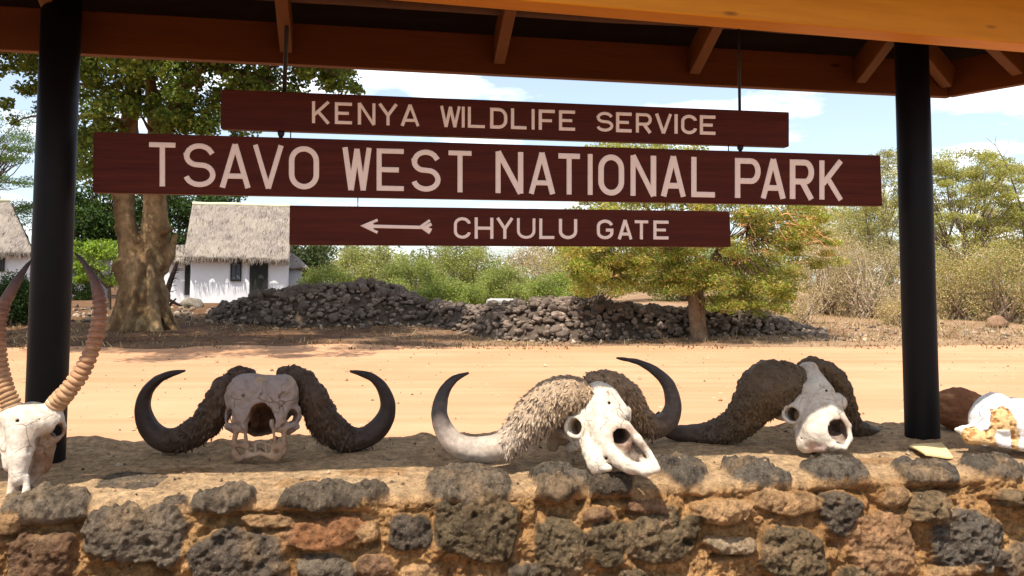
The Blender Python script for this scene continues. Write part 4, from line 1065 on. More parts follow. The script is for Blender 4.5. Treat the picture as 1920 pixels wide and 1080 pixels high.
# pebbles and mortar crumbs on the wall's top
rg = np.random.default_rng(77); mb = MB()
oct_ = np.array([(1, 0, 0), (-1, 0, 0), (0, 1, 0), (0, -1, 0), (0, 0, 1), (0, 0, -1)], float)
octf = np.array([(0, 2, 4), (2, 1, 4), (1, 3, 4), (3, 0, 4), (2, 0, 5), (1, 2, 5), (3, 1, 5), (0, 3, 5)])
for _ in range(420):
    u_ = rg.uniform(-.4, 4.4); n_ = rg.uniform(-.3, .5); p = wall_pt(u_, n_, 0); p[2] = top_z(p)
    r = rg.uniform(.002, .008) * (2.0 if rg.random() < .06 else 1)
    c = np.array([(0.45, 0.31, 0.18), (0.55, 0.42, 0.28), (0.16, 0.11, 0.08), (0.34, 0.2, 0.1)][rg.integers(4)])
    mb.add(p + EZ * r * .3 + oct_ * r * rg.uniform(.6, 1.3, 3) + rg.normal(0, r * .15, (6, 3)), T=octf, C=c)
tag(mb.build('grit', M['stone_wall'], None, origin=wall_pt(1.7, 0, WALL_TOP), colour=True), kind='stuff')
# ------------------------------------------------------------------ foliage tools
def leaf_quads(mb, C, rg, size, cols, up=0.35, aspect=0.55, droop=0.0):
    n = len(C)
    d = rg.normal(0, 1, (n, 3)); d[:, 2] = d[:, 2] * 0.8 - droop; d /= np.linalg.norm(d, axis=1)[:, None]
    nn = rg.normal(0, 1, (n, 3)); nn[:, 2] += up * 2
    s = np.cross(d, nn); s /= np.linalg.norm(s, axis=1)[:, None] + 1e-9
    L_ = (size * rg.uniform(.6, 1.35, n))[:, None]; W_ = L_ * aspect
    V = np.stack([C - d * L_ / 2, C + s * W_ / 2, C + d * L_ / 2, C - s * W_ / 2], 1).reshape(-1, 3)
    Q = np.arange(n * 4).reshape(n, 4)
    mb.add(V, Q, C=np.repeat(cols, 4, 0))
def cluster(rg, c, r, n):
    d = rg.normal(0, 1, (n, 3)); d /= np.linalg.norm(d, axis=1)[:, None]
    return c + d * (rg.random(n) ** 0.45)[:, None] * r
def leaf_cols(rg, n, pal, var=0.3):
    pal = np.array(pal, float)
    return pal[rg.integers(0, len(pal), n)] * rg.uniform(1 - var, 1 + var, (n, 1))
def crown(rg, clumps, per, size, pal, by_area=False, **k):
    """clumps: (centre, radii(3)); each clump gets its own tint"""
    mb = MB()
    for c, r in clumps:
        r = np.asarray(r, float)
        n = max(8, int(per * rg.uniform(.7, 1.3)))
        if by_area: n = max(7, int(n * min(1.2, (r[0] / .36) ** 1.6))); r = r * rg.uniform(.8, 1.5, 3)
        t = rg.uniform(.75, 1.25)
        leaf_quads(mb, cluster(rg, np.asarray(c), r, n), rg, size, leaf_cols(rg, n, pal) * t, **k)
    return mb
def in_ellipsoid(rg, c, R, n, rr, flat=0.7, hollow=0.35, keep=None):
    out = []; tries = 0
    while len(out) < n and tries < n * 30:
        tries += 1
        d = rg.normal(0, 1, 3); d /= np.linalg.norm(d)
        q = hollow + (1 - hollow) * rg.random() ** 0.6
        p = np.asarray(c) + d * q * np.asarray(R)
        if keep is not None and not keep(p): continue
        r = rg.uniform(*rr)
        out.append((p, (r, r, r * flat)))
    return out
def limb(mb, a, b, r0, r1, rg, bend=0.12, n=9, sides=7, C=(0.12, 0.075, 0.045)):
    a = np.asarray(a, float); b = np.asarray(b, float); L_ = np.linalg.norm(b - a)
    t = np.linspace(0, 1, n)[:, None]
    off = rg.normal(0, bend * L_, 3); off2 = rg.normal(0, bend * L_ * .5, 3)
    p = a + (b - a) * t + off * (t * (1 - t) * 1.6) + off2 * np.sin(t * math.pi * 2) * .5
    mb.tube(p, np.linspace(r0, r1, n), sides, C=np.asarray(C) * rg.uniform(.8, 1.25))
    return p
def tree(name, label, base, fork_h, trunk_r, clumps, per, size, pal, seed, cat='tree', group=None, lean=(0, 0), bark=(0.13, 0.085, 0.055), mat='leaf', n_limbs=10, crown_name='crown', twigs=1.0, **k):
    rg = np.random.default_rng(seed)
    base = np.asarray(base, float)
    rt = root(name, base, label, cat, group)
    mb = MB()
    top = base + np.array([lean[0], lean[1], fork_h])
    limb(mb, base - EZ * .15, top, trunk_r * 1.25, trunk_r * .8, rg, 0.04, 10, 12, bark)
    mb.tube([base - EZ * .1, base + EZ * trunk_r * .8], [trunk_r * 1.7, trunk_r * 1.1], 12, np.asarray(bark))
    idx = rg.permutation(len(clumps))[:n_limbs]
    joints = []
    for i in idx:
        c = np.asarray(clumps[i][0])
        m = top + (c - top) * rg.uniform(.30, .5) + rg.normal(0, .1, 3) * np.linalg.norm(c - top)
        p = limb(mb, top - EZ * trunk_r * .5, m, trunk_r * .55, trunk_r * .28, rg, .08, 8, 7, bark)
        limb(mb, m, c, trunk_r * .28, trunk_r * .08, rg, .10, 8, 6, bark); joints.append(m)
    joints = np.array(joints) if joints else top[None]
    for c, r in clumps:
        if rg.random() < twigs:
            c = np.asarray(c); j = joints[np.argmin(np.linalg.norm(joints - c, axis=1))]
            limb(mb, j, c, trunk_r * .16, trunk_r * .04, rg, .12, 6, 5, bark)
    mb.build('trunk', M['bark'], rt, smooth=True, colour=True)
    crown(rg, clumps, per, size, pal, **k).build(crown_name, M[mat], rt, smooth=False, colour=True)
    return rt
def bush(name, label, base, R, n_cl, rr, per, size, pal, seed, group=None, cat='bush', stems=14, bark=(0.16, 0.12, 0.085), flat=.85, mat='leaf', **k):
    rg = np.random.default_rng(seed); per = int(per * 4.4); size = size * .68
    base = np.asarray(base, float)
    rt = root(name, base, label, cat, group)
    c = base + EZ * R[2] * .80
    cl = in_ellipsoid(rg, c, R, n_cl, rr, flat, 0.45, lambda p: p[2] > base[2] + rr[0] * .35)
    mb = MB()
    for i in range(stems):
        e = np.asarray(cl[rg.integers(len(cl))][0]) + rg.normal(0, .15, 3)
        limb(mb, base + rg.normal(0, .18, 3) * np.array([1, 1, 0]) * R[0] - EZ * .05, e, .03 * R[2] + .006, .006, rg, .10, 7, 5, bark)
    mb.build('stem', M['bark'], rt, smooth=True, colour=True)
    crown(rg, cl, per, size, pal, **k).build('foliage', M[mat], rt, smooth=False, colour=True)
    return rt
def at(px, Y, dz=0.0):
    p = P(px, 533, Y); p[2] = float(gz(p[0], Y)) + dz
    return p
def at_h(px, py, Y): return P(px, py, Y)

# ------------------------------------------------------------------ great fig tree on the left
YT = 25.3
fb = at(265, YT)
ft = Px(YT)
tr = []
def tc(a, ra, b, rb, k=14): tr.append(('+', 'c', a, ra, b, rb, k))
tc((264, 630, 0), 52, (265, 560, 0), 40, 1); tc((265, 560, 0), 40, (264, 498, 0), 34, 20)
tc((250, 500, 4), 27, (238, 430, 2), 19, 8); tc((238, 430, 2), 19, (232, 360, -4), 16, 8); tc((232, 360, -4), 16, (240, 250, -10), 16, 10); tc((240, 250, -10), 16, (256, 130, -6), 13, 8); tc((256, 130, -6), 13, (262, 20, 0), 9, 8)
tc((281, 495, 0), 27, (289, 425, 4), 21, 8); tc((289, 425, 4), 21, (291, 360, 4), 20, 8); tc((291, 360, 4), 20, (300, 260, 8), 19, 10); tc((300, 260, 8), 19, (340, 170, 10), 13, 8); tc((340, 170, 10), 13, (385, 110, 10), 9, 8)
tc((296, 270, 6), 15, (285, 180, 20), 11, 8); tc((285, 180, 20), 11, (276, 90, 30), 8, 6)
for a, ra, b, rb in (((250, 560, 20), 16, (205, 632, 40), 10), ((240, 540, 10), 14, (196, 634, 5), 9), ((268, 570, 30), 16, (262, 640, 62), 12), ((285, 560, 26), 14, (300, 636, 56), 10), ((292, 560, 14), 12, (332, 628, 30), 8), ((280, 540, 10), 12, (345, 632, 0), 6), ((262, 500, 34), 9, (240, 636, 56), 9), ((282, 470, 28), 8, (282, 640, 58), 9)):
    tc(a, ra * .8, b, rb * .8, 6)
tr += [('+', 'e', (224, 502, 16), (14, 18, 16), 10), ('+', 'e', (250, 520, 34), (14, 16, 12), 10), ('+', 'e', (228, 520, 10), (12, 14, 14), 8), ('+', 'c', (298, 500, 0), 16, (318, 480, -6), 9, 8), ('+', 'c', (318, 480, -6), 9, (326, 440, -6), 4, 6), ('+', 'c', (296, 440, 10), 8, (322, 428, 12), 4, 6)]
lo, hi = frame_bounds(ft, tr)
(V, F), _ = build_sdf(ft, tr, lo, hi, 0.06, 0.0, 60)
rel = V - fb
V = V + (fbm(V * np.array([2.2, 2.2, .6]), 4, 62)[:, None] * .17 + fbm(V * np.array([6, 6, 1.6]), 3, 63)[:, None] * .10) * (rel * np.array([1, 1, 0])) / (np.linalg.norm(rel[:, :2], axis=1)[:, None] + .2)
mm = sstep(-.3, .35, fbm(V * np.array([2.4, 2.4, .8]), 4, 65))[:, None]
cb = np.array([0.13, 0.078, 0.038]) * (1 - mm) + np.array([0.25, 0.165, 0.085]) * mm
m2 = sstep(.15, .5, fbm(V * np.array([3, 3, 2.]), 4, 68))[:, None]
cb = cb * (1 - m2 * .6) + np.array([0.31, 0.23, 0.125]) * m2 * .6
fig = root('fig_tree', fb, 'huge spreading tree with a flared buttressed double trunk beyond the road', 'tree')
mesh('trunk', V, F, M['bark'], fig, col=cb)
rg = np.random.default_rng(5)
FIGP = [(0.09, 0.135, 0.022), (0.12, 0.18, 0.026), (0.16, 0.21, 0.034), (0.07, 0.105, 0.022), (0.20, 0.23, 0.05)]
cl = []
cc = ft(255, 60, 0)
cl += in_ellipsoid(rg, cc + np.array([0.9, -4.4, 1.6]), (8.8, 9.4, 3.4), 360, (.55, 1.0), .8, .35)
def spray(x0, x1, y0, y1, z0, z1, n, r=(.30, .62)):
    for _ in range(n):
        q = rg.uniform(*r); cl.append((ft(rg.uniform(x0, x1), rg.uniform(y0, y1), rg.uniform(z0, z1)), (q, q, q * .8)))
spray(150, 420, 105, 235, -120, 120, 62, (.26, .52)); spray(400, 560, 105, 200, -60, 120, 44, (.24, .5)); spray(560, 650, 110, 160, -40, 100, 22, (.2, .4)); spray(340, 420, 190, 240, -60, 60, 16, (.22, .4)); spray(610, 680, 125, 175, -20, 60, 9, (.16, .3))
spray(-120, 60, 95, 150, -40, 140, 20, (.25, .5)); spray(40, 78, 110, 200, 0, 100, 7, (.2, .34)); spray(10, 60, 160, 210, 0, 60, 5, (.14, .26)); spray(20, 45, 215, 235, 0, 60, 2, (.12, .2))
spray(140, 230, 230, 330, -110, 20, 26, (.3, .5)); spray(430, 480, 240, 258, 0, 30, 4, (.10, .2)); spray(300, 400, 230, 250, -60, 60, 10, (.2, .34))
mb = MB()
for i in rg.permutation(len(cl))[:60]:
    c = np.asarray(cl[i][0]); s0 = [ft(262, 60, 0), ft(262, 20, 0), ft(385, 110, 10), ft(240, 230, -8), ft(250, 150, -6), ft(276, 90, 30), ft(300, 240, 8), ft(276, 40, 30), ft(360, 140, 10)]
    s0 = min(s0, key=lambda q: np.linalg.norm(q - c))
    limb(mb, s0, c, .085, .015, rg, .16, 9, 6, (0.12, 0.07, 0.042))
mb.build('branch', M['bark'], fig, smooth=True, colour=True)
mb = crown(rg, cl[:360], 380, .165, FIGP, aspect=.62, up=.2, droop=.35)
m2_ = crown(rg, cl[360:], 104, .155, FIGP, by_area=True, aspect=.62, up=.2, droop=.35)
mb.add(np.concatenate(m2_.V), np.concatenate(m2_.Q), C=np.concatenate(m2_.C))
mb.build('crown', M['leaf'], fig, smooth=False, colour=True)

# ------------------------------------------------------------------ acacia by the road, centre right
YA = 22.2
ab = at(1308, YA); fa = Px(YA)
rg = np.random.default_rng(8)
ACP = [(0.31, 0.295, 0.055), (0.38, 0.335, 0.08), (0.24, 0.27, 0.045), (0.45, 0.34, 0.12), (0.17, 0.27, 0.03)]
ac = []
def acl(x0, x1, y0, y1, z0, z1, n, r=(.22, .46), fl=.55):
    for _ in range(n):
        q = rg.uniform(*r); ac.append((fa(rg.uniform(x0, x1), rg.uniform(y0, y1), rg.uniform(z0, z1)), (q * 1.25, q * 1.25, q * fl)))
acl(1090, 1310, 270, 300, -120, 80, 34); acl(1060, 1480, 300, 400, -160, 110, 95); acl(1080, 1500, 300, 400, 80, 200, 26); acl(1380, 1540, 385, 450, -100, 110, 44); acl(1050, 1290, 400, 500, -120, 150, 80); acl(1260, 1500, 420, 545, -110, 110, 85)
acl(1065, 1200, 480, 550, -60, 110, 46, (.2, .38)); acl(1190, 1330, 490, 552, -80, 100, 36, (.2, .38)); acl(1330, 1480, 530, 590, -80, 100, 28, (.18, .34)); acl(1480, 1575, 440, 500, -60, 80, 10, (.16, .3))
art = root('acacia_tree', ab, 'broad feathery yellow-green acacia on a slim brown trunk before the rock pile', 'tree')
mb = MB(); bk = (0.19, 0.125, 0.078)
t1 = fa(1300, 545, 0); t2 = fa(1268, 470, 0); t3 = fa(1352, 460, -6)
mb.tube(np.array([ab - EZ * .15, ab + EZ * .12, fa(1303, 600, 0), t1]), [.34, .22, .17, .16], 12, np.asarray(bk) * 1.2)
mb.tube(np.array([ab - EZ * .1 + [.18, 0, 0], fa(1316, 600, -3), fa(1316, 560, -4), t1 + [.12, 0, .2]]), [.13, .10, .09, .07], 10, np.asarray(bk) * 1.1)
limb(mb, t1 - EZ * .1, t2, .13, .09, rg, .04, 8, 9, bk); limb(mb, t1 - EZ * .1, t3, .13, .09, rg, .04, 8, 9, bk)
hubs = [t2, t3, fa(1200, 430, -30), fa(1280, 380, -20), fa(1400, 430, -30), fa(1330, 330, -50), fa(1180, 340, -40), fa(1150, 500, -20)]
for h in hubs[2:]:
    s0 = t2 if np.linalg.norm(h - t2) < np.linalg.norm(h - t3) else t3
    limb(mb, s0, h, .075, .045, rg, .06, 8, 7, bk)
for c, r in ac:
    j = min(hubs, key=lambda q: np.linalg.norm(q - np.asarray(c))); limb(mb, j, c, .016, .005, rg, .14, 6, 5, bk)
mb.build('trunk', M['bark'], art, smooth=True, colour=True)
crown(rg, ac, 215, .092, ACP, aspect=.36, up=.3).build('crown', M['leaf'], art, smooth=False, colour=True)
dry = []
for _ in range(36):
    q = rg.uniform(.08, .2); dry.append((fa(rg.uniform(1375, 1560), rg.uniform(385, 500), rg.uniform(70, 125)), (q * 1.6, q, q * .6)))
for _ in range(10):
    q = rg.uniform(.08, .16); dry.append((fa(rg.uniform(1080, 1380), rg.uniform(400, 540), rg.uniform(60, 130)), (q * 1.6, q, q * .6)))
dm = crown(rg, dry, 18, .11, [(0.50, 0.27, 0.10), (0.42, 0.20, 0.07), (0.56, 0.36, 0.17)], aspect=.2)
dm.build('dry_foliage', M['dry_leaf'], art, smooth=False, colour=True)
for _ in range(16):
    a = fa(rg.uniform(1385, 1540), rg.uniform(385, 470), rg.uniform(90, 125)); dm = MB(); limb(dm, a, a + np.array([rg.uniform(-.1, .8), 0, rg.uniform(-.7, .1)]), .016, .006, rg, .15, 6, 5, (.62, .40, .20))
    dm.build('dry_branch', M['dry_leaf'], art, origin=a, smooth=True, colour=True)

# ------------------------------------------------------------------ trees behind
def cl_px(rg, fr, boxes, rr, fl=.6):
    out = []
    for x0, x1, y0, y1, z0, z1, n in boxes:
        for _ in range(n):
            q = rg.uniform(*rr); out.append((fr(rg.uniform(x0, x1), rg.uniform(y0, y1), rg.uniform(z0, z1)), (q * 1.2, q * 1.2, q * fl)))
    return out
DG = [(0.030, 0.060, 0.014), (0.045, 0.085, 0.018), (0.062, 0.11, 0.022), (0.026, 0.045, 0.014)]
LG = [(0.085, 0.15, 0.03), (0.12, 0.18, 0.04), (0.07, 0.12, 0.03)]
BG = [(0.18, 0.27, 0.028), (0.24, 0.32, 0.04), (0.13, 0.20, 0.024)]
YG = [(0.36, 0.34, 0.09), (0.30, 0.31, 0.08), (0.42, 0.35, 0.14), (0.24, 0.28, 0.07)]
PALE = [(0.38, 0.35, 0.14), (0.31, 0.31, 0.10), (0.45, 0.37, 0.19), (0.26, 0.28, 0.08)]
GRN = [(0.23, 0.275, 0.06), (0.29, 0.315, 0.085), (0.34, 0.325, 0.125), (0.17, 0.235, 0.045)]
TANP = [(0.50, 0.365, 0.20), (0.42, 0.30, 0.16), (0.38, 0.33, 0.12), (0.56, 0.43, 0.25)]
GREYP = [(0.43, 0.33, 0.22), (0.36, 0.28, 0.19), (0.50, 0.40, 0.26), (0.34, 0.31, 0.13)]
rg = np.random.default_rng(21)
f = Px(44); tree('acacia_tree', 'tall light green acacia in flat leafy layers at the left edge', at(-40, 44), 5.0, .25,
     cl_px(rg, f, [(-160, 60, 205, 250, -60, 60, 34), (-180, 75, 250, 300, -60, 60, 50), (-160, 70, 330, 350, -60, 60, 22), (-140, 50, 300, 318, -60, 60, 14), (20, 75, 375, 430, -80, -20, 14)], (.45, .9), .32), 130, .16, LG, 101, aspect=.3)
f = Px(56); tree('leafy_tree', 'dark green tree between the left post and the double trunk', at(165, 56), 3.0, .3,
     cl_px(rg, f, [(110, 240, 250, 470, -60, 60, 90), (120, 230, 380, 480, -20, 70, 50)], (.5, 1.0), .75), 130, .24, DG + [(0.075, 0.13, 0.02)], 102)
f = Px(55); tree('leafy_tree', 'dark green tree between the double trunk and the thatched hut', at(335, 55), 3.2, .28,
     cl_px(rg, f, [(255, 390, 340, 470, -60, 60, 80), (380, 450, 366, 384, -40, 40, 10), (240, 280, 370, 470, -40, 40, 20)], (.5, 1.0), .75), 130, .24, DG, 103)
f = Px(36); tree('small_tree', 'small bright green leafy tree in sun left of the double trunk', at(205, 36), 1.0, .09,
     cl_px(rg, f, [(145, 235, 466, 530, -40, 40, 30), (130, 200, 455, 490, -30, 30, 12), (150, 230, 455, 470, -20, 20, 6)], (.20, .38), .8), 95, .13, BG, 104, n_limbs=6)
f = Px(58); tree('leafy_tree', 'dark olive tree just right of the thatched hut', at(590, 58), 2.0, .25,
     cl_px(rg, f, [(520, 612, 455, 520, -60, 40, 60)], (.6, 1.0), .8), 130, .25, [(0.05, 0.08, 0.025), (0.07, 0.10, 0.03), (0.085, 0.10, 0.04)], 105)
f = Px(34); tree('thorn_tree', 'airy yellow-green thorn tree right of the right post', at(1805, 34), 1.4, .16,
     cl_px(rg, f, [(1690, 1930, 310, 420, -80, 80, 80), (1740, 1900, 285, 330, -60, 60, 26), (1720, 2000, 410, 520, -60, 60, 46), (1900, 2060, 300, 420, -60, 60, 30)], (.28, .6), .5), 230, .12, YG, 106, aspect=.34, n_limbs=10, twigs=.45, bark=(.20, .16, .12))
f = Px(40); tree('thorn_tree', 'slender thorn tree showing between the long sign and the right post', at(1672, 40), 1.6, .12,
     cl_px(rg, f, [(1630, 1720, 285, 330, -40, 40, 20), (1600, 1730, 330, 440, -60, 60, 46)], (.28, .6), .55), 200, .13, PALE, 107, aspect=.34, n_limbs=7, twigs=.5, bark=(.20, .16, .12))
f = Px(62); tree('leafy_tree', 'pale distant tree far behind beyond the right edge bushes', at(1960, 62), 2.5, .2,
     cl_px(rg, f, [(1780, 2150, 380, 500, -80, 60, 80)], (.6, 1.2), .6), 90, .22, PALE, 108, aspect=.4)
HAZY = [(0.44, 0.41, 0.17), (0.38, 0.37, 0.13), (0.50, 0.43, 0.22), (0.32, 0.33, 0.11)]  # pale leaf tints with the distant haze put into the colour
f = Px(47); tree('thorn_tree', 'wide pale thorn tree rising behind the tall brown dry bush', at(1570, 47), 1.5, .16,
     cl_px(rg, f, [(1480, 1680, 390, 470, -60, 60, 60), (1440, 1700, 440, 520, -60, 60, 50), (1560, 1690, 350, 400, -50, 50, 22)], (.4, .8), .6), 260, .15, HAZY, 109, aspect=.36, n_limbs=8, twigs=.4, bark=(.22, .18, .14))
f = Px(48); tree('thorn_tree', 'wide hazy thorn tree filling the gap behind the airy tree at the right', at(1830, 48), 1.5, .16,
     cl_px(rg, f, [(1700, 1960, 380, 460, -60, 60, 70), (1700, 2000, 440, 530, -60, 60, 60), (1780, 1940, 320, 380, -50, 50, 26)], (.4, .85), .6), 260, .15, HAZY, 110, aspect=.36, n_limbs=8, twigs=.4, bark=(.22, .18, .14))
# bare twig reaching up at the right
tw = root('bare_sapling', at(1912, 33), 'thin bare leafless branch reaching up at the right edge', 'sapling')
mb = MB(); rg2 = np.random.default_rng(3); fp = Px(33)
main = [at(1912, 33) - EZ * .1, fp(1925, 480, 0), fp(1915, 390, 0), fp(1895, 330, 0), fp(1880, 295, 0), fp(1866, 272, 0), fp(1848, 258, 0)]
mb.tube(np.array(main), [.05, .045, .035, .025, .018, .012, .005], 6, C=(.12, .10, .08))
for a, b in ((4, (1890, 262)), (3, (1925, 300)), (5, (1868, 255)), (3, (1870, 325)), (2, (1950, 340)), (4, (1858, 290)), (2, (1888, 372))):
    limb(mb, main[a], fp(*b, 0), .014, .004, rg2, .12, 6, 5, (.12, .10, .08))
mb.build('stem', M['bark'], tw, smooth=True, colour=True)

# ------------------------------------------------------------------ bushes
G1 = 'green bushes behind the rock pile'
def bsh(px, Y, wpx, hpx, pal, seed, label, n=40, per=120, size=.11, name='green_bush', group=None, **k):
    s = Y / F_PX
    bush(name, label, at(px, Y), (wpx * s / 2, min(wpx * s / 2, 2.2), hpx * s * .56), n, (.28 * (hpx * s) ** .5, .5 * (hpx * s) ** .5), per, size, pal, seed, group, **k)
bsh(612, 34, 95, 82, GRN, 201, 'low green bush beside the thatched hut annex', group=G1)
bsh(690, 40, 150, 112, PALE + GRN, 202, 'pale grey-green bush behind the highest part of the dark rock pile', 50, group=G1, size=.13)
bsh(765, 36, 130, 98, GRN, 203, 'mid green bush behind the right shoulder of the dark rock pile', 46, group=G1)
bsh(838, 33, 130, 64, BG[:1] + GRN, 204, 'bright green low bush just above where the rock pile dips', 44, group=G1)
bsh(868, 42, 150, 118, GRN + [(.24, .20, .08)], 205, 'tall rounded bush below the lowest sign with yellowed upper leaves', 54, group=G1, size=.13)
bsh(945, 36, 120, 78, GRN, 206, 'green bush behind the pale flat stone', 44, group=G1)
bsh(1000, 46, 150, 108, GREYP, 207, 'grey leafless-looking bush left of the roadside acacia', 44, 80, .12, group=G1, mat='dry_leaf', bark=(.34, .28, .21), stems=40)
bsh(1040, 33, 100, 70, BG[:1] + GRN, 208, 'green bush at the left foot of the roadside acacia', 40, group=G1)
bsh(1120, 44, 170, 130, PALE, 209, 'pale bush behind the left half of the roadside acacia', 46, 100, .14, group=G1)
bsh(1270, 46, 190, 150, GRN, 210, 'tall green bush directly behind the acacia trunk', 50, 100, .15, group=G1)
bsh(1420, 40, 170, 130, GRN + PALE, 211, 'olive bush behind the right half of the roadside acacia', 48, 100, .13, group=G1)
G2 = 'dry bushes at the right'
bsh(1545, 33, 150, 175, TANP + GREYP, 221, 'tall brown dry bush right of the roadside acacia', 44, 70, .09, 'dry_bush', G2, mat='dry_leaf', stems=60, bark=(.40, .31, .22))
bsh(1630, 31, 150, 150, GREYP, 222, 'grey-brown twiggy bush just left of the right post', 44, 70, .09, 'dry_bush', G2, mat='dry_leaf', stems=70, bark=(.40, .31, .22))
bsh(1590, 40, 190, 200, PALE, 223, 'tall pale green bush rising behind the brown dry bush', 44, 90, .12, 'dry_bush', G2, bark=(.40, .31, .22))
bsh(1505, 27.5, 70, 85, TANP, 224, 'thin dry shrub at the right end of the rock pile', 20, 40, .07, 'dry_bush', G2, mat='dry_leaf', stems=40, bark=(.40, .31, .22))
bsh(1800, 30, 150, 130, TANP + PALE, 225, 'tan and green bush just right of the right post', 46, 80, .09, 'dry_bush', G2, mat='dry_leaf', stems=50, bark=(.40, .31, .22))
bsh(1890, 29, 150, 150, TANP + YG, 226, 'tan bush at the right edge under the thorn tree', 46, 80, .09, 'dry_bush', G2, mat='dry_leaf', stems=50, bark=(.40, .31, .22))
bsh(1700, 27, 110, 48, TANP, 227, 'low tan scrub behind the right post', 24, 60, .07, 'dry_bush', G2, mat='dry_leaf', stems=40, bark=(.40, .31, .22))
bsh(1990, 34, 160, 190, PALE, 228, 'pale green bush beyond the right edge', 40, 90, .1, 'dry_bush', G2, bark=(.40, .31, .22))
bsh(20, 27.5, 90, 88, DG, 231, 'dark green bush before the left thatched hut', 44, 130, .10)
bsh(150, 47, 60, 70, LG, 232, 'leafy green shrub beside the grey shed', 24, 100, .14)
bsh(-60, 30, 110, 80, DG, 233, 'dark bush at the far left edge', 30, 120, .11)
# far woodland, one mass
rg = np.random.default_rng(301); mb = MB()
for _ in range(760):
    Y = rg.uniform(62, 110); px = rg.uniform(-500, 2450); hh = rg.uniform(.2, 3.6 + (px > 1500) * 1.2)
    c = at(px, Y, hh); r = rg.uniform(.7, 1.7); n = 60
    leaf_quads(mb, cluster(rg, c, np.array([r * 1.3, r, r * .7]), n), rg, .42, leaf_cols(rg, n, [(0.12, 0.13, 0.06), (0.16, 0.16, 0.08), (0.20, 0.18, 0.11), (0.09, 0.11, 0.05)]) * rg.uniform(.8, 1.2), aspect=.45)
tag(mb.build('far_woodland', M['leaf'], None, origin=(0, 80, 1), colour=True), kind='stuff')
# dry grass and litter along the road's far side
rg = np.random.default_rng(302); mb = MB()
N = 15000
X = rg.uniform(-22, 24, N); Y = 20.2 + rg.random(N) ** 1.3 * 16
dn = fbm(np.stack([X * .6, Y * .6, 0 * X], -1), 3, 9) + (X > 9) * .35
k = dn > rg.uniform(-.25, .5, N)
X, Y = X[k], Y[k]; Z = gz(X, Y) + rough_ground(X, Y) - .01
n = len(X); h = rg.uniform(.04, .17, n) * (1 + (X > 9) * .9)
dirx = rg.normal(0, .7, (n, 2)); w = rg.uniform(.006, .016, n); ang = rg.uniform(0, math.pi, n)
b = np.stack([X, Y, Z], -1); s = np.stack([np.cos(ang) * w, np.sin(ang) * w, 0 * w], -1)
tip = b + np.stack([dirx[:, 0] * h, dirx[:, 1] * h, h], -1)
V = np.stack([b - s, b + s, tip + s * .3, tip - s * .3], 1).reshape(-1, 3)
mb.add(V, np.arange(n * 4).reshape(n, 4), C=np.repeat(leaf_cols(rg, n, [(0.46, 0.33, 0.18), (0.36, 0.25, 0.13), (0.52, 0.42, 0.26), (0.20, 0.16, 0.07)]), 4, 0))
N = 14000                                                              # fallen leaves
X = rg.uniform(-20, 16, N); Y = 19.6 + rg.random(N) * 8
k = fbm(np.stack([X * .8, Y * .8, 0 * X], -1), 3, 19) > rg.uniform(-.3, .45, N); X, Y = X[k], Y[k]
C = np.stack([X, Y, gz(X, Y) + rough_ground(X, Y) + .03], -1)
leaf_quads(mb, C, rg, .085, leaf_cols(rg, len(C), [(0.20, 0.11, 0.05), (0.13, 0.07, 0.035), (0.30, 0.19, 0.10), (0.08, 0.045, 0.025)]), up=3, aspect=.5)
tag(mb.build('dry_grass', M['dry_leaf'], None, origin=(0, 22, 0), colour=True), kind='stuff')

# loose pebbles on the road
rg = np.random.default_rng(305); mb = MB()
for _ in range(900):
    Y = 4.5 + rg.random() ** .8 * 15.5; X = rg.uniform(-.8, .8) * Y; r = rg.uniform(.006, .02) * (2.2 if rg.random() < .08 else 1)
    c = np.array([(0.50, 0.34, 0.21), (0.30, 0.16, 0.08), (0.58, 0.44, 0.30), (0.20, 0.12, 0.08)][rg.integers(4)])
    mb.add(np.array([X, Y, float(gz(X, Y)) + .012 + r * .3]) + oct_ * r * rg.uniform(.6, 1.4, 3), T=octf, C=c)
tag(mb.build('gravel', M['stone_wall'], None, origin=(0, 12, 0), colour=True), kind='stuff')

# ------------------------------------------------------------------ lava rock pile
def rock_mesh(seed):
    rg = np.random.default_rng(seed)
    n = 11; m = 16
    th = np.linspace(0, math.pi, n)[:, None]; ph = (np.arange(m) * 2 * math.pi / m)[None]
    D = np.stack([np.sin(th) * np.cos(ph), np.sin(th) * np.sin(ph), np.cos(th) + 0 * ph], -1)
    cuts = rg.normal(0, 1, (9, 3)); cuts /= np.linalg.norm(cuts, axis=1)[:, None]; off = rg.uniform(.5, .85, 9)
    dot = D @ cuts.T
    r = np.minimum(1.0, np.min(np.where(dot > .05, off / np.maximum(dot, .05), 9), -1))
    r = r * (1 + .16 * fbm(D * 2.6 + seed, 3, seed) + .09 * fbm(D * 7 + seed, 2, seed + 1))
    V = (D * r[..., None] * rg.uniform(.75, 1.2, 3)).reshape(-1, 3)
    I = np.arange(n * m).reshape(n, m); J = np.roll(I, -1, 1)
    Q = np.stack([I[:-1], I[1:], J[1:], J[:-1]], -1).reshape(-1, 4)
    t = rg.uniform(.8, 1.25)
    c = np.array([0.145, 0.110, 0.086]) * t * (1 + .5 * fbm(V * 3, 3, seed + 4))[:, None]
    return V, Q, c
RK = [rock_mesh(900 + i) for i in range(9)]
PROT = []
for i, (V, Q, c) in enumerate(RK):
    o = mesh('lava_rock', V, Q, M['lava'], None, col=c); PROT.append(o.data); bpy.data.objects.remove(o)
PTOP = [(395, 585), (440, 566), (500, 545), (560, 540), (640, 534), (700, 527), (750, 540), (800, 566), (850, 568), (900, 576), (960, 566), (1030, 560), (1120, 562), (1200, 574), (1290, 580), (1350, 566), (1400, 576), (1450, 594), (1500, 612), (1545, 628)]
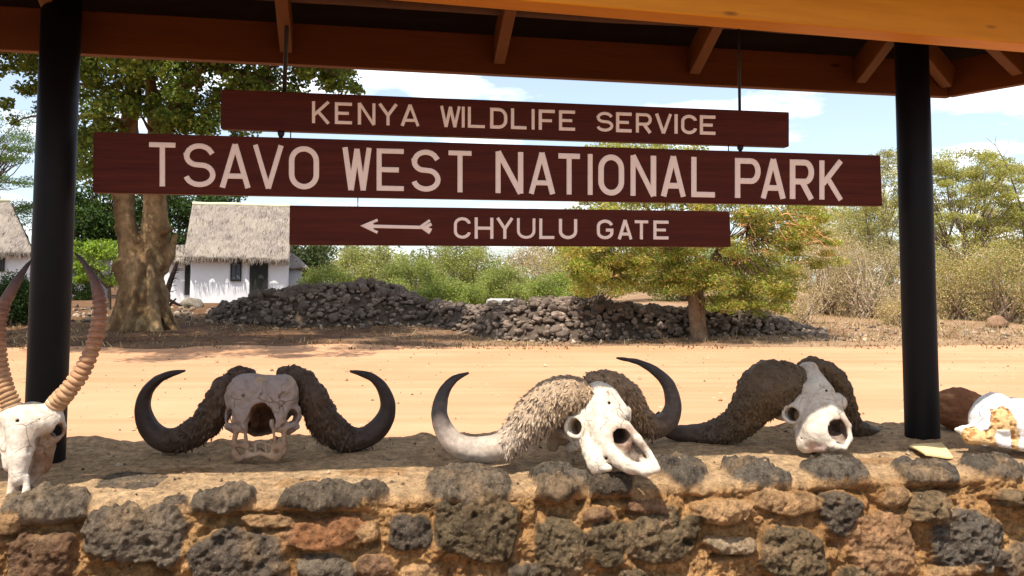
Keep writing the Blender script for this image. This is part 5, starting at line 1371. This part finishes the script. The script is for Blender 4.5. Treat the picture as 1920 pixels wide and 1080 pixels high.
PBOT = [(395, 603), (500, 610), (600, 614), (700, 612), (800, 610), (860, 620), (920, 634), (1000, 641), (1100, 641), (1180, 636), (1250, 633), (1350, 632), (1450, 630), (1545, 634)]
pt = np.array(PTOP, float); pb = np.array(PBOT, float)
rg = np.random.default_rng(55)
def pile_pt(px, q):
    """q 0 foot .. 1 crest .. 1.5 back"""
    yb = np.interp(px, pb[:, 0], pb[:, 1]); yt = np.interp(px, pt[:, 0], pt[:, 1])
    g0 = on_ground(px, yb); D0 = g0[1]
    top = P(px, yt, D0 + 1.7)
    h = max(top[2] - gz(0, D0 + 1.7), .05)
    if q <= 1:
        Y = D0 + 1.7 * q; p = P(px, 533, Y); z = float(gz(0, Y)) + h * math.sin(q * math.pi / 2) ** .85
    else:
        Y = D0 + 1.7 * q; p = P(px, 533, Y); z = float(gz(0, Y)) + h * max(0, 1 - (q - 1) * 1.3)
    p[2] = z
    return p
mb = MB()
cols_ = []
nn_ = 120; mm_ = 16
pxs = np.linspace(392, 1548, nn_); qs = np.linspace(0, 1.75, mm_)
V = np.array([[pile_pt(x, q) for q in qs] for x in pxs])
V[..., 2] -= .12 + .06 * (fbm(V * 3, 3, 4))
I = np.arange(nn_ * mm_).reshape(nn_, mm_)
mb.add(V.reshape(-1, 3), np.stack([I[:-1, :-1], I[1:, :-1], I[1:, 1:], I[:-1, 1:]], -1).reshape(-1, 4), C=(0.085, 0.062, 0.046))
for _ in range(2100):
    px = rg.uniform(395, 1545); q = rg.uniform(0, 1.5); p = pile_pt(px, q); r = rg.uniform(.06, .15)
    V, Q, c = RK[rg.integers(len(RK))]
    a = rg.uniform(0, 6.3); Rm = np.array([[math.cos(a), -math.sin(a), 0], [math.sin(a), math.cos(a), 0], [0, 0, 1]])
    mb.add(p + (V * r * np.array([1, 1, .8])) @ Rm.T, Q, C=c * rg.uniform(.7, 1.5))
for k_ in range(900):                                                   # loose stones strewn before the pile and to both sides
    px = rg.uniform(330, 1960) if k_ < 620 else rg.uniform(-60, 430); r = rg.uniform(.03, .09) * (1.5 if k_ >= 620 else 1)
    yb = np.interp(px, pb[:, 0], pb[:, 1]); g0 = on_ground(px, yb + rg.uniform(-26 if px > 1520 else -14, 6)) if k_ < 620 else on_ground(px, rg.uniform(576, 606)); V, Q, c = RK[rg.integers(len(RK))]
    g0[2] = gz(g0[0], g0[1]) + float(rough_ground(g0[0], g0[1])) + r * .2
    mb.add(g0 + V * r, Q, C=np.array([(0.30, 0.22, 0.15), (0.13, 0.10, 0.08), (0.40, 0.30, 0.21)][rg.integers(3)]) * rg.uniform(.7, 1.2))
tag(mb.build('rubble', M['lava'], None, origin=(0, 24, 0.1), smooth=True, colour=True), kind='stuff')
for i in range(296):
    px = rg.uniform(396, 1543); q = rg.choice([rg.uniform(.05, 1.0), rg.uniform(.5, 1.06)]); p = pile_pt(px, q)
    r = rg.uniform(.11, .22) * (1.15 if px < 820 else 1.0)
    o = bpy.data.objects.new('lava_rock', PROT[rg.integers(len(PROT))])
    o.location = p; o.scale = (r, r * rg.uniform(.8, 1.1), r * rg.uniform(.7, .95)); o.rotation_euler = (rg.uniform(-.4, .4), rg.uniform(-.4, .4), rg.uniform(0, 6.3))
    COL.objects.link(o)
    tag(o, 'dark lava rock heaped in the low rock pile beyond the sandy road', 'rock', 'lava rocks of the pile beyond the road')
def boulder(px, py, r, label, c, seed, name='boulder'):
    g0 = on_ground(px, py); V, Q, _ = rock_mesh(seed); g0[2] += r * .35
    vv = V * r * np.array([1.25, .9, .75]); m = (fbm(vv * 6, 3, seed)[:, None] * .35 + 1)
    tag(mesh(name, g0 + vv, Q, M['lava'], None, origin=g0 - EZ * r * .35, col=np.array(c) * m), label, 'boulder')
boulder(360, 577, .42, 'rounded grey boulder by the corner of the white hut', (0.20, 0.17, 0.13), 71)
boulder(1063, 622, .42, 'pale tan boulder at the front foot of the rock pile', (0.42, 0.32, 0.22), 72)
boulder(1868, 613, .34, 'brown boulder beside the road at the right edge', (0.22, 0.13, 0.08), 73)
g0 = P(942, 564, 25.6); tag(MB().hexa([g0 + np.array(v) for v in [(-.5, -.3, -.10), (.45, -.3, -.12), (.5, .4, -.06), (-.4, .4, -.06), (-.5, -.3, .03), (.45, -.3, .0), (.5, .4, .06), (-.4, .4, .07)]]).build('flat_stone', plain('pale_slab', (.34, .33, .32), (.46, .44, .42), 5), None, origin=g0 - EZ * .1), 'pale flat grey slab lying on top of the rock pile', 'stone')

# ------------------------------------------------------------------ thatched huts
def thatch(el, er, rl, rr, th=.28, seed=0, back=True, nseg=46):
    """front and back slopes from eave (el, er) to ridge (rl, rr), ragged and thick"""
    mb = MB(); el, er, rl, rr = map(np.asarray, (el, er, rl, rr))
    bl = rl + (rl - el) * np.array([1, 1, -1]); br = rr + (rr - er) * np.array([1, 1, -1])
    for (a, b, c, d, s_) in ((el, er, rr, rl, 1), (br, bl, rl, rr, 1)):
        n, m = nseg, 26
        uu_ = np.linspace(0, 1, n + 1)[:, None, None]; vv_ = np.linspace(0, 1, m + 1)[None, :, None]
        G = (a * (1 - uu_) + b * uu_) * (1 - vv_) + (d * (1 - uu_) + c * uu_) * vv_
        nrm = np.cross(b - a, d - a); nrm = nrm / np.linalg.norm(nrm)
        if nrm[2] < 0: nrm = -nrm
        G = G + nrm * (fbm(G * np.array([3, 3, 1.5]), 4, seed)[..., None] * .09 + ((vv_ * 7) % 1) * .05)
        rag = fbm(np.stack([uu_[:, 0, 0] * 40, 0 * uu_[:, 0, 0], 0 * uu_[:, 0, 0]], -1), 3, seed + 3)
        dn = (a - d) / np.linalg.norm(a - d)
        G[:, 0] += dn * (rag * .16)[:, None]
        Bk = G - nrm * th
        Bk[:, -1] = G[:, -1] - nrm * .05
        V = np.concatenate([G.reshape(-1, 3), Bk.reshape(-1, 3)]); k = (n + 1) * (m + 1); I = np.arange(k).reshape(n + 1, m + 1)
        Q = [np.stack([I[:-1, :-1], I[1:, :-1], I[1:, 1:], I[:-1, 1:]], -1).reshape(-1, 4)]
        Q.append(Q[0][:, ::-1] + k)
        Q.append(np.stack([I[:-1, 0], I[1:, 0], I[1:, 0] + k, I[:-1, 0] + k], -1)[:, ::-1]); Q.append(np.stack([I[0, :-1], I[0, 1:], I[0, 1:] + k, I[0, :-1] + k], -1)); Q.append(np.stack([I[-1, :-1], I[-1, 1:], I[-1, 1:] + k, I[-1, :-1] + k], -1)[:, ::-1])
        mb.add(V, np.concatenate(Q))
        rg = np.random.default_rng(seed + 9)                            # loose straw at the eave and over the slope
        for _ in range(420):
            q = rg.random(); w_ = rg.choice([0, rg.random()]); p = (a * (1 - q) + b * q) * (1 - w_) + (d * (1 - q) + c * q) * w_
            e = p + dn * rg.uniform(.12, .32) + rg.normal(0, .05, 3) - nrm * (.1 if w_ == 0 else 0)
            mb.tube([p + nrm * .03, e + nrm * (.0 if w_ == 0 else .07)], [.018, .008], 3, cap=False)
    return mb
WHITE = (0.74, 0.74, 0.76)
def wall_grid(a, b, z0, z1, n=30, m=16, seed=0, thick=.2, holes=()):
    mb = MB()
    a = np.asarray(a, float); b = np.asarray(b, float)
    d = (b - a) / np.linalg.norm(b - a); nrm = np.array([d[1], -d[0], 0])
    u_ = np.linspace(0, 1, n + 1)[:, None, None]; z_ = np.linspace(z0, z1, m + 1)[None, :, None]
    G = (a * [1, 1, 0]) * (1 - u_) + (b * [1, 1, 0]) * u_ + EZ * z_
    G = G + nrm * (fbm(G * 1.3, 3, seed)[..., None] * .03)
    zz = (G[..., 2] - z0)
    st = (1 - sstep(.0, .55, zz + fbm(G * 2.2, 4, seed + 2) * .5))[..., None] * .30
    C = np.array(WHITE) * (1 - st) + np.array([0.52, 0.42, 0.33]) * st
    k = (n + 1) * (m + 1); I = np.arange(k).reshape(n + 1, m + 1)
    Bk = G - nrm * thick
    Q = np.stack([I[:-1, :-1], I[1:, :-1], I[1:, 1:], I[:-1, 1:]], -1).reshape(-1, 4)
    sd = np.concatenate([np.stack([I[0, :-1], I[0, 1:], I[0, 1:] + k, I[0, :-1] + k], -1), np.stack([I[-1, :-1], I[-1, 1:], I[-1, 1:] + k, I[-1, :-1] + k], -1)[:, ::-1], np.stack([I[:-1, -1], I[1:, -1], I[1:, -1] + k, I[:-1, -1] + k], -1)])
    mb.add(np.concatenate([G.reshape(-1, 3), Bk.reshape(-1, 3)]), np.concatenate([Q, Q[:, ::-1] + k, sd]), C=np.concatenate([C.reshape(-1, 3)] * 2))
    return mb
class Facade:
    """front plane of a building that looks straight at the viewer along the sight line through px"""
    def __init__(s, px, Y):
        d = ray(px, 533); d = np.array([d[0], d[1], 0]); s.d = d / np.linalg.norm(d); s.a = np.array([s.d[1], -s.d[0], 0]); s.o = P(px, 533, Y)
    def __call__(s, px, py, back=0.0):
        r = ray(px, py); t_ = np.dot(s.o + s.d * back - CAM, s.d) / np.dot(r, s.d)
        return CAM + r * t_
def opening(px0, px1, py0, py1, H, parent, name, mat, slats=0, back=0.0):
    a = H(px0, py1, back); b = H(px1, py0, back); w_ = float((b - a) @ H.a); h = b[2] - a[2]; c = (a + b) / 2; A = H.a; D = -H.d
    if slats:
        fr = MB()
        for (dx, dz, sx, sz) in ((-w_ / 2, 0, .035, h / 2 + .035), (w_ / 2, 0, .035, h / 2 + .035), (0, -h / 2, w_ / 2 - .036, .035), (0, h / 2, w_ / 2 - .036, .035), (0, 0, .02, h / 2 - .036)):
            fr.box(c + A * dx + D * .045 + EZ * dz, A * sx, -D * .06, EZ * sz)
        ob = fr.build(name, M['dark_wood'], parent, origin=c)
        pn = MB()
        for q in range(slats):
            z = -h / 2 + h * (q + .5) / slats
            pn.box(c + D * .05 + EZ * z, A * (w_ / 2 - .037), -D * .03 + EZ * .02, D * .004 + EZ * h / slats * .48)
        pn.build('pane', M['glass'], ob)
    else:
        ob = MB().box(c + D * .04, A * w_ / 2, -D * .05, EZ * h / 2)
        for q in range(1, 6): ob.box(c + A * (-w_ / 2 + w_ * q / 6) + D * .094, A * .012, -D * .004, EZ * (h / 2 - .05))
        ob = ob.build(name, mat, parent, origin=c)
    return ob
YH = 43.0
H1 = Facade(541, YH)
hb = H1(450, 533); hb[2] = float(gz(hb[0], hb[1]))
hut = root('thatched_hut', hb, 'whitewashed hut with a steep grey thatched roof, dark door and small window', 'hut')
zb = hb[2] - .4
ez = H1(400, 480)[2]
def box_walls(H, x0, x1, back, z0, z1, depth, seed, n=50):
    wl, wr = H(x0, 533, back), H(x1, 533, back)
    mb = wall_grid(wl, wr, z0, z1, n, 26, seed)
    t = H.a * .21
    for (a, b, sd_) in ((wl + H.d * depth, wl + H.d * .22, 2), (wr + H.d * .22, wr + H.d * depth, 3), (wr - t + H.d * (depth - .01), wl + t + H.d * (depth - .01), 4)):
        q = wall_grid(a, b, z0, z1 - .003, 20, 10, seed + sd_)
        mb.add(np.concatenate(q.V), np.concatenate(q.Q), C=np.concatenate(q.C))
    return mb, wl, wr
mb, wl, wr = box_walls(H1, 357, 540.5, 0, zb, ez + .12, 4.6, 1)
for w_, sg in ((wl, 1), (wr, -1)):
    zt = H1(400, 396, 2.3)[2]
    f_ = [w_ * [1, 1, 0] + H1.d * .4 + EZ * (ez + .13), w_ * [1, 1, 0] + H1.d * 4.2 + EZ * (ez + .13), w_ * [1, 1, 0] + H1.d * 2.3 + EZ * zt]
    g_ = [p + H1.a * .18 * sg for p in f_]
    mb.add(f_ + g_, [(0, 1, 4, 3), (1, 2, 5, 4), (2, 0, 3, 5)], [(0, 2, 1), (3, 4, 5)], C=WHITE)
mb.build('wall', M['white_wall'], hut, smooth=True, colour=True)
el, er, rl, rr = H1(344, 482, -.45), H1(543, 488, -.45), H1(361, 381, 2.3), H1(547, 386, 2.3)
rf = thatch(el, er, rl, rr, .24, 5).build('roof', M['thatch'], hut, smooth=True)
mb = MB(); k = 26; tt_ = np.linspace(0, 1, k)[:, None]
mb.tube(rl - EZ * .02 + (rr - rl) * tt_ + fbm(tt_ * np.array([[6, 0, 0]]), 2, 4)[:, None] * .03 * EZ, .115, 10)
mb.build('ridge_cap', M['ridge'], rf, smooth=True)
dr = opening(467, 503, 493, 566, H1, hut, 'door', M['dark_wood'])
opening(433, 452, 493, 526, H1, hut, 'window', None, 7)
an = wall_grid(H1(306, 533, .9), H1(357, 533, .9), zb, H1(330, 487, .9)[2], 16, 14, 7)
q = wall_grid(H1(306, 533, .9) + H1.d * 3, H1(306, 533, .9) + H1.d * .22, zb, H1(330, 487, .9)[2], 10, 10, 8)
an.add(np.concatenate(q.V), np.concatenate(q.Q), C=np.concatenate(q.C))
an.build('annex_wall', M['white_wall'], hut, smooth=True, colour=True)
thatch(H1(309, 488, .5), H1(357, 488, .5), H1(306, 460, 2.2), H1(352, 459, 2.2), .2, 12, nseg=16).build('annex_roof', M['thatch'], hut, smooth=True)
opening(346, 357, 493, 553, H1, hut, 'door', M['dark_wood'], back=.9)
ca = H1(545, 533, 2.4) * [1, 1, 0]; mb = MB()
mb.tube([ca + EZ * zb, ca + EZ * H1(545, 500, 2.4)[2]], [.62, .62], 24)
mb.build('round_annex', M['grey_wall'], hut, smooth=True)
mb = MB(); n = 28; zz0 = H1(545, 503, 2.4)[2]; zz1 = H1(545, 474, 2.4)[2]
rr_ = [.2, .86, .94, .86, .45, .03]; zs = [zz0 + .05, zz0 - .06, zz0, zz0 + .1, zz0 + (zz1 - zz0) * .6, zz1]
th = np.arange(n) * 2 * math.pi / n
V = np.array([[ca + np.array([r * math.cos(a) * (1 + .05 * math.sin(a * 9)), r * math.sin(a), z + .03 * math.sin(a * 7)]) for a in th] for r, z in zip(rr_, zs)])
I = np.arange(len(rr_) * n).reshape(len(rr_), n); J = np.roll(I, -1, 1)
mb.add(V.reshape(-1, 3), np.stack([I[:-1], J[:-1], J[1:], I[1:]], -1).reshape(-1, 4))
mb.build('round_roof', M['thatch'], hut, smooth=True)
# second hut at the left edge
H2 = Facade(58, 41.0)
h2b = H2(-40, 533); h2b[2] = float(gz(h2b[0], h2b[1]))
hut2 = root('thatched_hut', h2b, 'grey thatched white hut cut off by the left edge of the view', 'hut')
zb2 = h2b[2] - .4; ez2 = H2(0, 474)[2]
mb, _, _ = box_walls(H2, -190, 57, 0, zb2, ez2 + .12, 4.6, 21)
mb.build('wall', M['white_wall'], hut2, smooth=True, colour=True)
rf = thatch(H2(-210, 478, -.45), H2(63, 474, -.45), H2(-190, 372, 2.2), H2(18, 377, 2.2), .26, 25).build('roof', M['thatch'], hut2, smooth=True)
mb = MB(); e0 = H2(63, 474, -.45); r0 = H2(18, 377, 2.2); e1_ = e0 + H2.d * 5.3        # hipped end
ns_ = 14; G = []
for i in range(ns_ + 1):
    for j in range(ns_ + 1):
        u_ = i / ns_; v_ = j / ns_
        p = (e0 * (1 - u_) + e1_ * u_) * (1 - v_) + r0 * v_
        G.append(p + (H2.a * .10 + EZ * .10) * (fbm(p[None] * 3, 3, 8)[0] * .6 + .3))
G = np.array(G); I = np.arange((ns_ + 1) ** 2).reshape(ns_ + 1, ns_ + 1)
Qh = np.stack([I[:-1, :-1], I[1:, :-1], I[1:, 1:], I[:-1, 1:]], -1).reshape(-1, 4); k = len(G)
rim = list(I[:, 0]); sd_ = [(rim[i], rim[i + 1], rim[i + 1] + k, rim[i] + k) for i in range(ns_)]
mb.add(np.vstack([G, G - H2.a * .12 - EZ * .2]), np.concatenate([Qh, Qh[:, ::-1] + k, np.array(sd_)]))
mb.build('roof_hip', M['thatch'], hut2, smooth=True)
mb = MB(); mb.tube([H2(-190, 373, 2.2), H2(19, 378, 2.2)], .12, 8); mb.build('ridge_cap', M['ridge'], rf, smooth=True)
opening(-4, 8, 483, 508, H2, hut2, 'window', None, 6)
# small grey shed and low kerb wall between the trees
Y3 = 50.0
sh = root('grey_shed', at(158, Y3), 'small grey shed with a dark louvred window beyond the small tree', 'shed')
a = P(138, 485, Y3); b = P(178, 485, Y3); zb3 = float(gz(0, Y3)) - .2; h = a[2] - zb3
MB().box(((a[0] + b[0]) / 2, Y3 + 1, zb3 + h / 2), ((b[0] - a[0]) / 2, 0, 0), (0, 1, 0), (0, 0, h / 2)).build('wall', M['grey_wall'], sh)
MB().box(((a[0] + b[0]) / 2, Y3 + 1, zb3 + h + .07), ((b[0] - a[0]) / 2 + .2, 0, 0), (0, 1.2, 0), (0, 0, .06)).build('roof', M['dark_wood'], sh)
H3 = Facade(960, Y3); opening(143, 172, 493, 524, H3, sh, 'window', None, 6)
# fallen dead branch propped between trunk and hut
db = root('dead_branch', at(318, 31), 'dark dead branch leaning upright beside the big tree trunk', 'branch')
fd = Px(31); mb = MB(); rg = np.random.default_rng(66); bc = (.085, .055, .04)
mb.tube(np.array([fd(308, 572, 0), fd(313, 548, 0), fd(320, 525, 2), fd(328, 505, 4), fd(333, 490, 4)]), [.13, .12, .10, .085, .05], 9, C=bc)
mb.tube(np.array([fd(306, 556, 4), fd(318, 563, 8), fd(332, 570, 10), fd(340, 574, 10)]), [.08, .07, .05, .03], 8, C=bc)
mb.tube(np.array([fd(300, 560, 0), fd(303, 575, 2), fd(318, 572, 4), fd(330, 560, 6)]), [.10, .08, .06, .03], 8, C=bc)
for q in range(12):
    t_ = rg.uniform(.1, .95); p = fd(308 + 25 * t_, 572 - 80 * t_, 3); limb(mb, p, p + np.array([rg.uniform(.1, .35), 0, rg.uniform(-.1, .2)]), .02, .006, rg, .1, 5, 5, bc)
mb.build('limb', M['bark'], db, smooth=True, colour=True)
